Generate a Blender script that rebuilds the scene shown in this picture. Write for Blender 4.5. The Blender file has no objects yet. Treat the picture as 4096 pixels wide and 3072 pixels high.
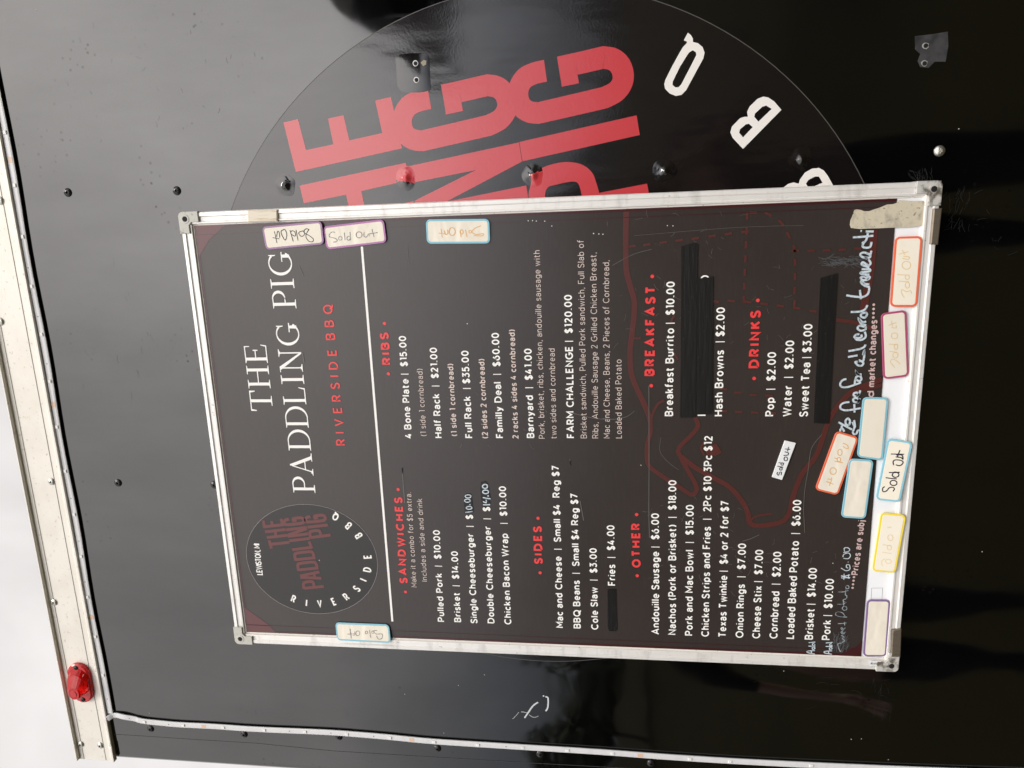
import bpy, bmesh, math, random
from mathutils import Vector, Matrix
from mathutils.geometry import tessellate_polygon
R_ = math.radians
random.seed(7)
S = bpy.context.scene
COL = S.collection

# ------------------------------------------------------------------ camera
# the camera is held on its side: the place's "right" is up in the picture
ROWS = ((-0.03595023, 0.12576903, -0.99140795),      # picture right
        (-0.97540562, -0.22029245, 0.00742388),      # picture down
        (-0.21746599, 0.96729178, 0.13059539))       # looking direction
Z0 = 1.23                                            # lower edge of the menu board above the ground
CAM = Vector((0.58020419, -0.87478358, 0.36947527 + Z0))
F_PX, CX, CY = 2866.0, 2048.0, 1536.0
rx, dn, fw = (Vector(r) for r in ROWS)
cd = bpy.data.cameras.new('camera'); cam = bpy.data.objects.new('camera', cd); COL.objects.link(cam)
cd.sensor_width = 36; cd.lens = F_PX / 4096 * 36; cd.clip_start = .05; cd.clip_end = 2000
up = -dn; bk = -fw
cam.matrix_world = Matrix(((rx.x, up.x, bk.x, CAM.x), (rx.y, up.y, bk.y, CAM.y), (rx.z, up.z, bk.z, CAM.z), (0, 0, 0, 1)))
S.camera = cam

# ------------------------------------------------------------------ sky, sun, exposure
SUN_EL, SUN_AZ = 55.0, 24.0          # azimuth from -Y (the open side of the trailer) towards +X
def dvec(az, el):
    a, e = R_(az), R_(el)
    return Vector((math.sin(a) * math.cos(e), -math.cos(a) * math.cos(e), math.sin(e)))
SUN = dvec(SUN_AZ, SUN_EL)
W = bpy.data.worlds.new('World'); S.world = W; W.use_nodes = True
nt = W.node_tree; nt.nodes.clear(); N = nt.nodes.new; LK = nt.links.new
out = N('ShaderNodeOutputWorld'); bg = N('ShaderNodeBackground'); bg.inputs[1].default_value = .1
LK(bg.outputs[0], out.inputs[0])
sky = N('ShaderNodeTexSky'); sky.sky_type = 'NISHITA'; sky.sun_disc = False
sky.sun_elevation = R_(SUN_EL); sky.sun_rotation = R_(180 - SUN_AZ); sky.dust_density = 3
tc = N('ShaderNodeTexCoord')
def mth(op, a, b=None, c=None, clamp=False):
    m = N('ShaderNodeMath'); m.operation = op; m.use_clamp = clamp
    for i, x in enumerate((a, b, c)):
        if x is None: continue
        if isinstance(x, (int, float)): m.inputs[i].default_value = x
        else: LK(x, m.inputs[i])
    return m.outputs[0]
dot = N('ShaderNodeVectorMath'); dot.operation = 'DOT_PRODUCT'
LK(tc.outputs['Generated'], dot.inputs[0]); dot.inputs[1].default_value = dvec(15, 28)
d01 = mth('MAXIMUM', dot.outputs['Value'], 0)
glow = mth('MULTIPLY', mth('POWER', d01, 8.0), 25.0)     # thin bright cloud below the sun
sep = N('ShaderNodeSeparateXYZ'); LK(tc.outputs['Generated'], sep.inputs[0])
nz = N('ShaderNodeTexNoise'); nz.inputs['Scale'].default_value = 3.0; nz.inputs['Distortion'].default_value = .6; nz.inputs['Detail'].default_value = 4; nz.inputs['Roughness'].default_value = .5
LK(tc.outputs['Generated'], nz.inputs['Vector'])
back = N('ShaderNodeMapRange'); back.inputs[1].default_value = -.5; back.inputs[2].default_value = .8
back.inputs[3].default_value = 1.25; back.inputs[4].default_value = .90; LK(sep.outputs['Y'], back.inputs[0])
cl = mth('MULTIPLY', mth('MULTIPLY_ADD', nz.outputs['Fac'], 8.5, 5.4), back.outputs[0])
low = N('ShaderNodeMapRange'); low.inputs[1].default_value = .0; low.inputs[2].default_value = .36
low.inputs[3].default_value = .30; low.inputs[4].default_value = 1.0; low.interpolation_type = 'SMOOTHSTEP'
LK(sep.outputs['Z'], low.inputs[0])
val = mth('MULTIPLY', mth('ADD', cl, glow), low.outputs[0])
tint = N('ShaderNodeMix'); tint.data_type = 'RGBA'
tint.inputs[6].default_value = (.84, .93, 1.12, 1); tint.inputs[7].default_value = (1.03, .99, .965, 1)
LK(low.outputs[0], tint.inputs[0])
cc = N('ShaderNodeVectorMath'); cc.operation = 'SCALE'
LK(tint.outputs[2], cc.inputs[0]); LK(val, cc.inputs['Scale'])
mixs = N('ShaderNodeMix'); mixs.data_type = 'RGBA'; mixs.inputs[0].default_value = .9
LK(sky.outputs[0], mixs.inputs[6]); LK(cc.outputs[0], mixs.inputs[7])
LK(mixs.outputs[2], bg.inputs[0])
sl = bpy.data.lights.new('sun', 'SUN'); sl.energy = 1.8; sl.angle = R_(16); sl.color = (1, .96, .9)
so = bpy.data.objects.new('sun', sl); COL.objects.link(so); so.rotation_euler = SUN.to_track_quat('Z', 'Y').to_euler()
so.location = SUN * 20
S.view_settings.view_transform = 'Standard'; S.view_settings.look = 'None'
S.view_settings.exposure = 0.0; S.view_settings.gamma = 1; S.view_settings.use_curve_mapping = False
S.render.engine = 'CYCLES'
S.cycles.max_bounces = 6; S.cycles.glossy_bounces = 4; S.cycles.transmission_bounces = 6

# ------------------------------------------------------------------ materials
def mat(name, col, rough=.5, metal=0., ior=1.5, spec=.5, noise=None, bump=None, spots=None, trans=0., rnoise=None):
    """noise=(scale, amount, colour2) mottles the colour; bump=[(scale, strength, distance, stretch)]; rnoise=(scale, lo, hi)."""
    m = bpy.data.materials.new(name); m.use_nodes = True
    t = m.node_tree; b = t.nodes['Principled BSDF']
    b.inputs['Base Color'].default_value = (*col, 1); b.inputs['Roughness'].default_value = rough
    b.inputs['Metallic'].default_value = metal; b.inputs['IOR'].default_value = ior
    b.inputs['Specular IOR Level'].default_value = spec; b.inputs['Transmission Weight'].default_value = trans
    co = t.nodes.new('ShaderNodeTexCoord'); src = co.outputs['Object']
    def nz(scale, det=4, stretch=None, rgh=.55):
        n = t.nodes.new('ShaderNodeTexNoise'); n.inputs['Scale'].default_value = scale; n.inputs['Detail'].default_value = det
        n.inputs['Roughness'].default_value = rgh
        if stretch:
            mp = t.nodes.new('ShaderNodeMapping'); mp.inputs['Scale'].default_value = stretch
            t.links.new(src, mp.inputs[0]); t.links.new(mp.outputs[0], n.inputs['Vector'])
        else: t.links.new(src, n.inputs['Vector'])
        return n.outputs['Fac']
    def ramp(f, a, c):
        r = t.nodes.new('ShaderNodeMapRange'); r.inputs[1].default_value = a; r.inputs[2].default_value = c
        t.links.new(f, r.inputs[0]); return r.outputs[0]
    cur = None
    for (sc, lo, hi, c2, st) in (noise or []):
        mx = t.nodes.new('ShaderNodeMix'); mx.data_type = 'RGBA'
        t.links.new(ramp(nz(sc, 5, st), lo, hi), mx.inputs[0])
        if cur: t.links.new(cur, mx.inputs[6])
        else: mx.inputs[6].default_value = (*col, 1)
        mx.inputs[7].default_value = (*c2, 1); cur = mx.outputs[2]
    if cur: t.links.new(cur, b.inputs['Base Color'])
    rsrc = None
    if rnoise:
        sc, lo, hi, st = rnoise
        r = t.nodes.new('ShaderNodeMapRange'); r.inputs[1].default_value = .35; r.inputs[2].default_value = .7
        r.inputs[3].default_value = lo; r.inputs[4].default_value = hi
        t.links.new(nz(sc, 4, st), r.inputs[0]); rsrc = r.outputs[0]
    if spots:   # dried rain spots and dust flecks that dull the gloss
        sc, lo, hi, rr = spots
        v = t.nodes.new('ShaderNodeTexVoronoi'); v.inputs['Scale'].default_value = sc; t.links.new(src, v.inputs['Vector'])
        d = ramp(v.outputs['Distance'], hi, lo)
        g = ramp(nz(9, 3), .56, .66)
        ml = t.nodes.new('ShaderNodeMath'); ml.operation = 'MULTIPLY'; t.links.new(d, ml.inputs[0]); t.links.new(g, ml.inputs[1])
        ms = t.nodes.new('ShaderNodeMapRange'); ms.inputs[4].default_value = spec * .62
        hz = t.nodes.new('ShaderNodeMapRange'); hz.inputs[1].default_value = .3; hz.inputs[2].default_value = .7; hz.inputs[3].default_value = spec * .86; hz.inputs[4].default_value = spec * 1.08
        t.links.new(nz(3.2, 6, (1.7, 1, .55), .62), hz.inputs[0]); t.links.new(hz.outputs[0], ms.inputs[3])
        t.links.new(ml.outputs[0], ms.inputs[0]); t.links.new(ms.outputs[0], b.inputs['Specular IOR Level'])
        mr = t.nodes.new('ShaderNodeMapRange'); mr.inputs[4].default_value = rr
        if rsrc: t.links.new(rsrc, mr.inputs[3])
        else: mr.inputs[3].default_value = rough
        t.links.new(ml.outputs[0], mr.inputs[0]); rsrc = mr.outputs[0]
    if rsrc: t.links.new(rsrc, b.inputs['Roughness'])
    nrm = None
    for (sc, st, ds, str_) in (bump or []):
        bp = t.nodes.new('ShaderNodeBump'); bp.inputs['Strength'].default_value = st; bp.inputs['Distance'].default_value = ds
        t.links.new(nz(sc, 2, str_), bp.inputs['Height'])
        if nrm: t.links.new(nrm, bp.inputs['Normal'])
        nrm = bp.outputs[0]
    if nrm: t.links.new(nrm, b.inputs['Normal'])
    return m
BLACK = mat('glossy black trailer paint', (.0012, .0011, .0012), .05, ior=1.85, bump=[(2.3, .6, .008, (1.6, 1, .7)), (7, .5, .0012, None)],
            spots=(95, .10, .22, .3), rnoise=(5, .03, .075, (1, 1, 3)))
FILM = mat('black decal film', (.0062, .0048, .0050), .10, ior=1.74, bump=[(2.3, .5, .006, (1.6, 1, .7)), (9, .5, .0016, (2.5, 1, .8)), (380, .10, .0003, None)])
REDF = mat('red decal film', (.52, .045, .055), .15, ior=1.72, bump=[(9, .4, .0012, (2.5, 1, .8)), (420, .16, .0004, None)])
WHTF = mat('white decal film', (.80, .77, .73), .25, bump=[(420, .1, .0004, None)])
EDGE = mat('decal film edge', (.075, .07, .066), .4)
ALU = mat('weathered mill aluminium', (.78, .745, .675), .45, metal=.08, noise=[(22, .42, .8, (.70, .66, .585), (1, 1, 1.3)), (150, .60, .72, (.56, .51, .43), (1, 1, 1.2))], bump=[(40, .05, .001, None)])
LIPM = mat('aluminium lip', (.84, .80, .73), .4, metal=.1, noise=[(24, .5, .8, (.55, .50, .40), (.4, 1, 3))])
FRAME = mat('brushed aluminium frame', (.82, .80, .77), .34, metal=.25, noise=[(70, .52, .8, (.58, .56, .53), (.35, 1, 1.2)), (240, .66, .76, (.30, .28, .25), (1, 1, .5))])
INLAY = mat('frame inner lip', (.80, .76, .70), .45, noise=[(300, .63, .72, (.35, .27, .20), None)])
PLAST = mat('grey plastic corner', (.52, .51, .46), .5, noise=[(180, .58, .72, (.22, .20, .16), None)])
DIRTY = mat('dirty plastic corner', (.50, .49, .46), .5, noise=[(120, .46, .62, (.12, .10, .08), None)])
WBOARD = mat('white enamel board', (.89, .905, .93), .28, noise=[(200, .68, .76, (.45, .45, .46), (1, 1, .4))])
SHEET = mat('printed menu sheet', (.034, .0265, .0238), .24, ior=1.56, noise=[(7, .4, .8, (.040, .0315, .0285), None), (330, .5, .85, (.042, .034, .031), (.15, 1, 1.5))],
            rnoise=(6, .21, .27, None))
SHRED = mat('menu sheet dark red print', (.052, .012, .014), .24, ior=1.56)
SHRED2 = mat('menu sheet red corner', (.11, .030, .034), .24, ior=1.56)
PIG = mat('menu drawing dull red', (.085, .021, .018), .3, ior=1.58, noise=[(40, .5, .8, (.07, .020, .018), None)])
LOGOC = mat('menu logo disc', (.020, .0175, .017), .24, ior=1.5)
INKW = mat('white print', (.88, .865, .83), .4)
INKC = mat('cream print', (.66, .55, .50), .35)
INKR = mat('red print', (.78, .052, .055), .35)
INKP = mat('pink print', (.60, .44, .43), .35)
LOGOR = mat('menu logo red', (.135, .036, .036), .26)
CHALK = mat('light blue chalk marker', (.56, .64, .70), .6, noise=[(300, .48, .62, (.34, .39, .43), (1, 1, 1))])
CHALKF = mat('faint chalk marker', (.33, .38, .42), .6, noise=[(350, .46, .60, (.12, .13, .14), None)])
MARK = mat('black marker ink', (.008, .008, .008), .25, noise=[(200, .5, .8, (.02, .02, .02), (.3, 1, 3))])
TAPE = mat('black vinyl tape', (.0085, .008, .0078), .33, bump=[(70, .25, .0012, (.4, 1, 3))], noise=[(220, .66, .74, (.06, .055, .05), None)])
SCRM = mat('pale scratch', (.12, .115, .11), .5)
DUSTM = mat('chalky scuff', (.45, .44, .42), .7)
CREAM = mat('cream label paper', (.80, .745, .635), .5, noise=[(26, .5, .85, (.74, .665, .53), None)], bump=[(24, .55, .0034, (1, 1, 1.8)), (60, .3, .0010, None)])
CREAMS = mat('smooth cream label paper', (.80, .745, .63), .45, noise=[(26, .5, .85, (.75, .68, .55), None)], bump=[(14, .15, .001, None)])
PAPER = mat('white label paper', (.78, .79, .80), .4)
TORN = mat('torn tan paper', (.56, .50, .38), .85, noise=[(55, .50, .68, (.36, .33, .26), (1, 1, 2)), (260, .60, .72, (.16, .13, .09), None)], bump=[(160, .5, .0009, None)])
def border(n, c): return mat(n + ' label border', c, .4, noise=[(90, .55, .8, tuple(x * .72 + .07 for x in c), None)])
PURP, MAGE, VIOL = border('purple', (.34, .19, .34)), border('magenta', (.42, .17, .38)), border('violet', (.22, .14, .30))
BLUE, ORNG, YELL, ROSE = border('blue', (.24, .52, .63)), border('orange', (.76, .14, .06)), border('yellow', (.80, .63, .06)), border('rose', (.42, .07, .16))
INKK = mat('black pen', (.02, .018, .03), .4); INKG = mat('faded grey pen', (.16, .15, .17), .4, noise=[(500, .45, .6, (.45, .42, .38), None)])
INKO = mat('faded orange pen', (.74, .40, .13), .4); INKY = mat('faded yellow pen', (.72, .52, .24), .4)
STRIP = mat('white light strip', (.66, .66, .67), .3, spec=.5, noise=[(80, .5, .8, (.58, .58, .60), (.2, 1, 1))])
CHIP = mat('light strip chip', (.80, .79, .76), .3); PAD = mat('copper solder pad', (.70, .48, .34), .4); DOT = mat('dark strip dot', (.12, .12, .13), .5)
SCRB = mat('black screw', (.035, .034, .034), .22, metal=.7); SCRS = mat('steel screw', (.50, .48, .44), .28, metal=.9); HOLE = mat('dark hole', (.004, .004, .004), .8)
CLIPB = mat('brown metal clip', (.20, .165, .125), .38, metal=.55, noise=[(90, .5, .75, (.14, .115, .09), (3, 1, .5))])
CLIPT = mat('tan plastic clip', (.74, .67, .55), .55, noise=[(120, .52, .68, (.55, .45, .31), (4, 1, .4))])
LENS = mat('red marker lens', (.85, .012, .010), .07, ior=1.45, trans=.6)
LENSB = mat('red lens base', (.50, .008, .008), .25)
RUBBER = mat('tyre rubber', (.02, .02, .02), .8); RIM = mat('wheel rim', (.5, .5, .5), .35, metal=.8)
SILV = mat('bare metal rim of hole', (.55, .53, .50), .4, metal=.6)
SCUFF = mat('scuffed paint', (.045, .044, .046), .55, noise=[(60, .42, .7, (.012, .012, .013), None)])

# ------------------------------------------------------------------ helpers
YW, YD, YS = .018, .0176, .0036            # wall face, decal film, menu sheet (board frame front is y = 0)
def at(u, v, y):
    """Where the line of sight of a measured photo point meets the upright plane at depth y."""
    d = rx * ((u - CX) / F_PX) + dn * ((v - CY) / F_PX) + fw
    s = (y - CAM.y) / d.y
    return Vector((CAM.x + s * d.x, CAM.z + s * d.z))
def view(ox, oy, s): return lambda pts: [(ox + x * s, oy + y * s) for x, y in pts]
R1, R2, R3, R4 = view(0, 0, .6172), view(1024, 0, .6172), view(2048, 0, .6172), view(3072, 0, .6172)
R5, R6, R7, R8 = view(0, 1024, .6172), view(0, 2048, .6172), view(1024, 2048, .6172), view(3072, 2048, .6172)
VA, VB, VC, VD = view(1500, 1800, .4823), view(2300, 1700, .6029), view(3000, 1500, .7231), view(900, 1800, .4823)
VE, VF, VG, VH = view(900, 900, .6028), view(1600, 900, .6028), view(2400, 900, .6029), view(3100, 700, .6029)
P1, P2 = view(2400, 780, .5425), view(2400, 1500, .5425)
Z1, Z2, Z3, Z4 = view(3300, 900, .3616), view(3280, 1400, .3014), view(3200, 2150, .3015), view(1000, 860, .4521)
Z5, Z6, Z7, Z8 = view(3450, 900, .3976), view(3220, 1700, .3918), view(1900, 1800, .1808), view(1980, 2720, .1447)
Z9, ZC, ZT = view(3400, 2400, .1929), view(3520, 680, .2049), view(690, 820, .2712)
def xz(pts, y): return [at(u, v, y) for u, v in pts]

class MB:
    def __init__(s): s.v = []; s.f = []; s.k = 0
    def tri2(s, loops, y):                 # flat polygon (with holes), given as (x, z)
        vs = [[Vector((p[0], p[1], 0)) for p in l] for l in loops]
        flat = [p for l in vs for p in l]; b = len(s.v)
        s.v += [(p.x, y, p.y) for p in flat]
        for t in tessellate_polygon(vs):
            a, c, d = (flat[i] for i in t)
            n = (c - a).cross(d - a).z
            if abs(n) < 1e-14: continue
            s.f.append(tuple(b + i for i in (t if n > 0 else t[::-1])))
    def ribbon(s, pts, w, y, closed=False, step=2e-5):
        """flat stroke along pts; every stroke lies a hair in front of the last so none share a plane"""
        pts = [Vector(p) for p in pts]
        q = [pts[0]]
        for p in pts[1:]:
            if (p - q[-1]).length > 1e-6: q.append(p)
        n = len(q)
        if n < 2: return
        y -= step * (s.k % 7); s.k += 1
        b = len(s.v)
        for i, p in enumerate(q):
            a = (q[i] - q[i - 1]).normalized() if i or closed else None
            c = (q[(i + 1) % n] - q[i]).normalized() if i < n - 1 or closed else None
            a = a or c; c = c or a
            t = a + c; t = t.normalized() if t.length > 1e-6 else a
            nn = Vector((-t.y, t.x)); k = 1 / max(.5, nn.dot(Vector((-a.y, a.x))))
            ww = (w[i] if isinstance(w, (list, tuple)) else w) / 2 * k
            l, r = p + nn * ww, p - nn * ww
            s.v += [(l.x, y, l.y), (r.x, y, r.y)]
        for i in range(n if closed else n - 1):
            j = (i + 1) % n
            s.f.append((b + 2 * i, b + 2 * i + 1, b + 2 * j + 1, b + 2 * j))
    def disc(s, c, r, y, n=14, ry=None):
        s.tri2([[(c[0] + r * math.cos(i * 2 * math.pi / n), c[1] + (ry or r) * math.sin(i * 2 * math.pi / n)) for i in range(n)]], y - 2e-5 * (s.k % 7)); s.k += 1
    def prism(s, poly, y0, y1, bevel=0.):  # y0 front, y1 back; poly (x, z) counter-clockwise seen from the front
        n = len(poly); P = [Vector(p) for p in poly]
        if sum(P[i].x * P[(i + 1) % n].y - P[(i + 1) % n].x * P[i].y for i in range(n)) < 0: P.reverse()
        rings = []
        if bevel:
            ins = []
            for i in range(n):
                a = (P[i] - P[i - 1]).normalized(); c = (P[(i + 1) % n] - P[i]).normalized()
                m = Vector((-a.y - c.y, a.x + c.x)); m = m / max(.3, m.length_squared / 2) if m.length > 1e-6 else Vector((-a.y, a.x))
                ins.append(P[i] + m * bevel)
            rings = [(ins, y0), (P, y0 + bevel), (P, y1)]
        else: rings = [(P, y0), (P, y1)]
        b = len(s.v)
        for ring, y in rings: s.v += [(p.x, y, p.y) for p in ring]
        s.f.append(tuple(b + i for i in range(n)))
        for k in range(len(rings) - 1):
            for i in range(n):
                j = (i + 1) % n
                s.f.append((b + k * n + j, b + k * n + i, b + (k + 1) * n + i, b + (k + 1) * n + j))
        e = b + (len(rings) - 1) * n
        s.f.append(tuple(e + n - 1 - i for i in range(n)))
    def box(s, lo, hi):
        (x0, y0, z0), (x1, y1, z1) = lo, hi; b = len(s.v)
        s.v += [(x, y, z) for x in (x0, x1) for y in (y0, y1) for z in (z0, z1)]
        for q in ((0, 1, 3, 2), (4, 6, 7, 5), (0, 4, 5, 1), (2, 3, 7, 6), (0, 2, 6, 4), (1, 5, 7, 3)): s.f.append(tuple(b + i for i in q))
    def build(s, name, m, parent=None, smooth=False, **props):
        me = bpy.data.meshes.new(name)
        o0 = Vector(parent['_o']) if parent and '_o' in parent else Vector((0, 0, 0))
        if parent is None and s.v:         # a thing of its own: origin at its middle
            o0 = sum((Vector(v) for v in s.v), Vector()) / len(s.v)
        me.from_pydata([tuple(Vector(v) - o0) for v in s.v], [], s.f)
        if m: me.materials.append(m)
        me.update()
        if smooth: me.shade_smooth()
        o = bpy.data.objects.new(name, me); COL.objects.link(o)
        if parent: o.parent = parent
        else: o.location = o0
        o['_o'] = tuple(o0)
        for k, v in props.items(): o[k] = v
        return o
def thing(name, loc, label, cat, group=None):
    o = bpy.data.objects.new(name, None); COL.objects.link(o); o.location = loc; o['_o'] = tuple(loc)
    o.empty_display_size = .05; o['label'] = label; o['category'] = cat
    if group: o['group'] = group
    return o
def tag(o, label, cat, group=None):
    o['label'] = label; o['category'] = cat
    if group: o['group'] = group
    return o
def crom(p, n=6, closed=False):            # smooth curve through measured points
    p = [Vector(q) for q in p]; o = []; m = len(p)
    for i in range(m if closed else m - 1):
        g = lambda k: p[k % m] if closed else p[min(max(k, 0), m - 1)]
        a, b, c, d = g(i - 1), g(i), g(i + 1), g(i + 2)
        for k in range(n):
            t = k / n
            o.append(.5 * ((2 * b) + (c - a) * t + (2 * a - 5 * b + 4 * c - d) * t * t + (3 * b - a - 3 * c + d) * t ** 3))
    if not closed: o.append(p[-1])
    return o
def ell(cx, cy, a, b, n=14): return [(cx + a * math.cos(i * 2 * math.pi / n), cy + b * math.sin(i * 2 * math.pi / n)) for i in range(n + 1)]

# ------------------------------------------------------------------ a single-stroke alphabet (heights in cap units)
def arc(cx, cy, r, ry, a0, a1, n=10): return [(cx + r * math.cos(R_(a0 + (a1 - a0) * i / n)), cy + ry * math.sin(R_(a0 + (a1 - a0) * i / n))) for i in range(n + 1)]
X = .70; h = X / 2
def bowl(w, y0=0., y1=X): return arc(w / 2, (y0 + y1) / 2, w / 2, (y1 - y0) / 2, 0, 360, 20)
SS = lambda w, t, sc=1.: [(w * x, t * y) for x, y in crom([(.97, .84), (.74, .98), (.5, 1), (.22, .97), (.04, .80), (.12, .62), (.5, .51), (.9, .38), (1, .2), (.82, .03), (.5, 0), (.22, .02), (0, .17)], 3)]
G = {
 'A': (.80, [[(0, 0), (.4, 1), (.8, 0)], [(.13, .3), (.67, .3)]]),
 'B': (.62, [[(0, 0), (0, 1), (.34, 1)] + arc(.34, .76, .24, .24, 90, -90) + [(0, .52)], [(.34, .52)] + arc(.36, .26, .26, .26, 90, -90) + [(0, 0)]]),
 'C': (.76, [arc(.44, .5, .44, .5, 48, 312, 18)]),
 'D': (.74, [[(0, 0), (0, 1), (.28, 1)] + arc(.28, .5, .46, .5, 90, -90, 14) + [(0, 0)]]),
 'E': (.54, [[(.54, 1), (0, 1), (0, 0), (.54, 0)], [(0, .52), (.46, .52)]]),
 'F': (.52, [[(.52, 1), (0, 1), (0, 0)], [(0, .5), (.44, .5)]]),
 'G': (.82, [arc(.44, .5, .44, .5, 48, 345, 18) + [(.86, .48), (.52, .48)]]),
 'H': (.68, [[(0, 0), (0, 1)], [(.68, 0), (.68, 1)], [(0, .52), (.68, .52)]]),
 'I': (.0, [[(0, 0), (0, 1)]]),
 'K': (.60, [[(0, 0), (0, 1)], [(.58, 1), (.02, .42)], [(.2, .6), (.62, 0)]]),
 'L': (.50, [[(0, 1), (0, 0), (.5, 0)]]),
 'M': (.84, [[(0, 0), (0, 1), (.42, .3), (.84, 1), (.84, 0)]]),
 'N': (.70, [[(0, 0), (0, 1), (.70, 0), (.70, 1)]]),
 'O': (.90, [arc(.45, .5, .45, .5, 0, 360, 24)]),
 'P': (.58, [[(0, 0), (0, 1), (.32, 1)] + arc(.32, .72, .27, .28, 90, -90) + [(0, .44)]]),
 'Q': (.90, [arc(.45, .5, .45, .5, 0, 360, 24), [(.46, .26), (.70, -.05), (.96, -.12)]]),
 'R': (.62, [[(0, 0), (0, 1), (.32, 1)] + arc(.32, .73, .27, .27, 90, -90) + [(0, .46)], [(.32, .46), (.62, 0)]]),
 'S': (.58, [SS(.58, 1)]),
 'T': (.64, [[(0, 1), (.64, 1)], [(.32, 1), (.32, 0)]]),
 'U': (.66, [[(0, 1), (0, .33)] + arc(.33, .33, .33, .33, 180, 360) + [(.66, 1)]]),
 'V': (.74, [[(0, 1), (.37, 0), (.74, 1)]]),
 'W': (1.08, [[(0, 1), (.27, 0), (.54, .95), (.81, 0), (1.08, 1)]]),
 'a': (.48, [[(.03, .56)] + arc(.24, .48, .24, .22, 150, 0, 8) + [(.48, 0)], [(.48, .40), (.22, .40)] + arc(.2, .2, .2, .2, 90, 270, 8) + [(.34, .02), (.48, .13)]]),
 'b': (.54, [[(0, 1.04), (0, 0)], bowl(.54)]), 'd': (.54, [[(.54, 1.04), (.54, 0)], bowl(.54)]),
 'c': (.46, [arc(.28, h, .28, h, 48, 312, 14)]),
 'e': (.54, [[(0, h), (.54, h)] + arc(.27, h, .27, h, 0, 315, 16)]),
 'f': (.32, [arc(.32, .84, .22, .2, 80, 180, 6) + [(.10, 0)], [(-.04, X), (.32, X)]]),
 'g': (.54, [bowl(.54), [(.54, X), (.54, -.02)] + arc(.27, -.02, .27, .24, 0, -150, 10)]),
 'h': (.48, [[(0, 1.04), (0, 0)], [(0, h)] + arc(.24, X - .25, .24, .25, 180, 0) + [(.48, 0)]]),
 'i': (.0, [[(0, X), (0, 0)], [(0, .93), (0, 1.02)]]),
 'j': (.06, [[(.06, X), (.06, -.1)] + arc(-.08, -.1, .14, .14, 0, -80, 5), [(.06, .93), (.06, 1.02)]]),
 'k': (.46, [[(0, 1.04), (0, 0)], [(.44, X), (.03, .28)], [(.16, .41), (.48, 0)]]),
 'l': (.0, [[(0, 1.04), (0, 0)]]),
 'm': (.86, [[(0, X), (0, 0)], [(0, h)] + arc(.215, X - .22, .215, .22, 180, 0) + [(.43, 0)], [(.43, h)] + arc(.645, X - .22, .215, .22, 180, 0) + [(.86, 0)]]),
 'n': (.48, [[(0, X), (0, 0)], [(0, h)] + arc(.24, X - .25, .24, .25, 180, 0) + [(.48, 0)]]),
 'o': (.56, [bowl(.56)]), 'p': (.54, [[(0, X), (0, -.28)], bowl(.54)]),
 'r': (.28, [[(0, X), (0, 0)], [(0, h)] + arc(.25, X - .25, .25, .25, 180, 75, 6)]),
 's': (.42, [SS(.42, X)]),
 't': (.32, [[(.10, .92), (.10, .16)] + arc(.25, .15, .15, .15, 180, 290, 5), [(-.04, X), (.32, X)]]),
 'u': (.48, [[(0, X), (0, .25)] + arc(.24, .25, .24, .25, 180, 360) + [(.48, X)], [(.48, .3), (.48, 0)]]),
 'v': (.50, [[(0, X), (.25, 0), (.5, X)]]), 'w': (.82, [[(0, X), (.2, 0), (.41, X - .04), (.62, 0), (.82, X)]]),
 'x': (.48, [[(0, X), (.48, 0)], [(.48, X), (0, 0)]]), 'y': (.50, [[(0, X), (.26, .03)], [(.5, X), (.2, -.12), (.0, -.26)]]),
 '0': (.58, [arc(.29, .5, .29, .5, 0, 360, 22)]), '1': (.22, [[(0, 1), (.22, 1), (.22, 0)]]),
 '2': (.50, [arc(.25, .74, .25, .26, 160, -25, 9) + [(0, 0), (.52, 0)]]),
 '3': (.50, [[(.02, 1), (.46, 1), (.22, .62)] + arc(.22, .31, .28, .31, 85, -150, 11)]),
 '4': (.58, [[(.34, 1), (0, .26), (.58, .26)], [(.42, .56), (.42, 0)]]),
 '5': (.50, [[(.46, 1), (.08, 1), (.04, .58)] + arc(.22, .32, .28, .32, 95, -150, 11)]),
 '6': (.54, [[(.40, 1), (.05, .46)] + arc(.27, .31, .27, .31, 150, 510, 18)]),
 '7': (.52, [[(0, 1), (.52, 1), (.16, 0)]]),
 '8': (.52, [arc(.26, .27, .26, .27, 90, 450, 16), arc(.26, .76, .21, .24, -90, 270, 14)]),
 '$': (.52, [SS(.52, 1), [(.26, 1.16), (.26, -.16)]]), '|': (.0, [[(0, 1.1), (0, -.17)]]),
 '(': (.18, [arc(.5, .45, .5, .72, 132, 228, 8)]), ')': (.18, [arc(-.32, .45, .5, .72, 48, -48, 8)]),
 '.': (.06, [[(.03, -.03), (.03, .08)]]), ',': (.06, [[(.05, .06), (.0, -.16)]]),
 '*': (.34, [[(.17, .78), (.17, .36)], [(0, .68), (.34, .46)], [(0, .46), (.34, .68)]]),
 '%': (.6, [[(0, 0), (.6, 1)]]),
}
TH = {'|': .62, '.': 1.15}
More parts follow.
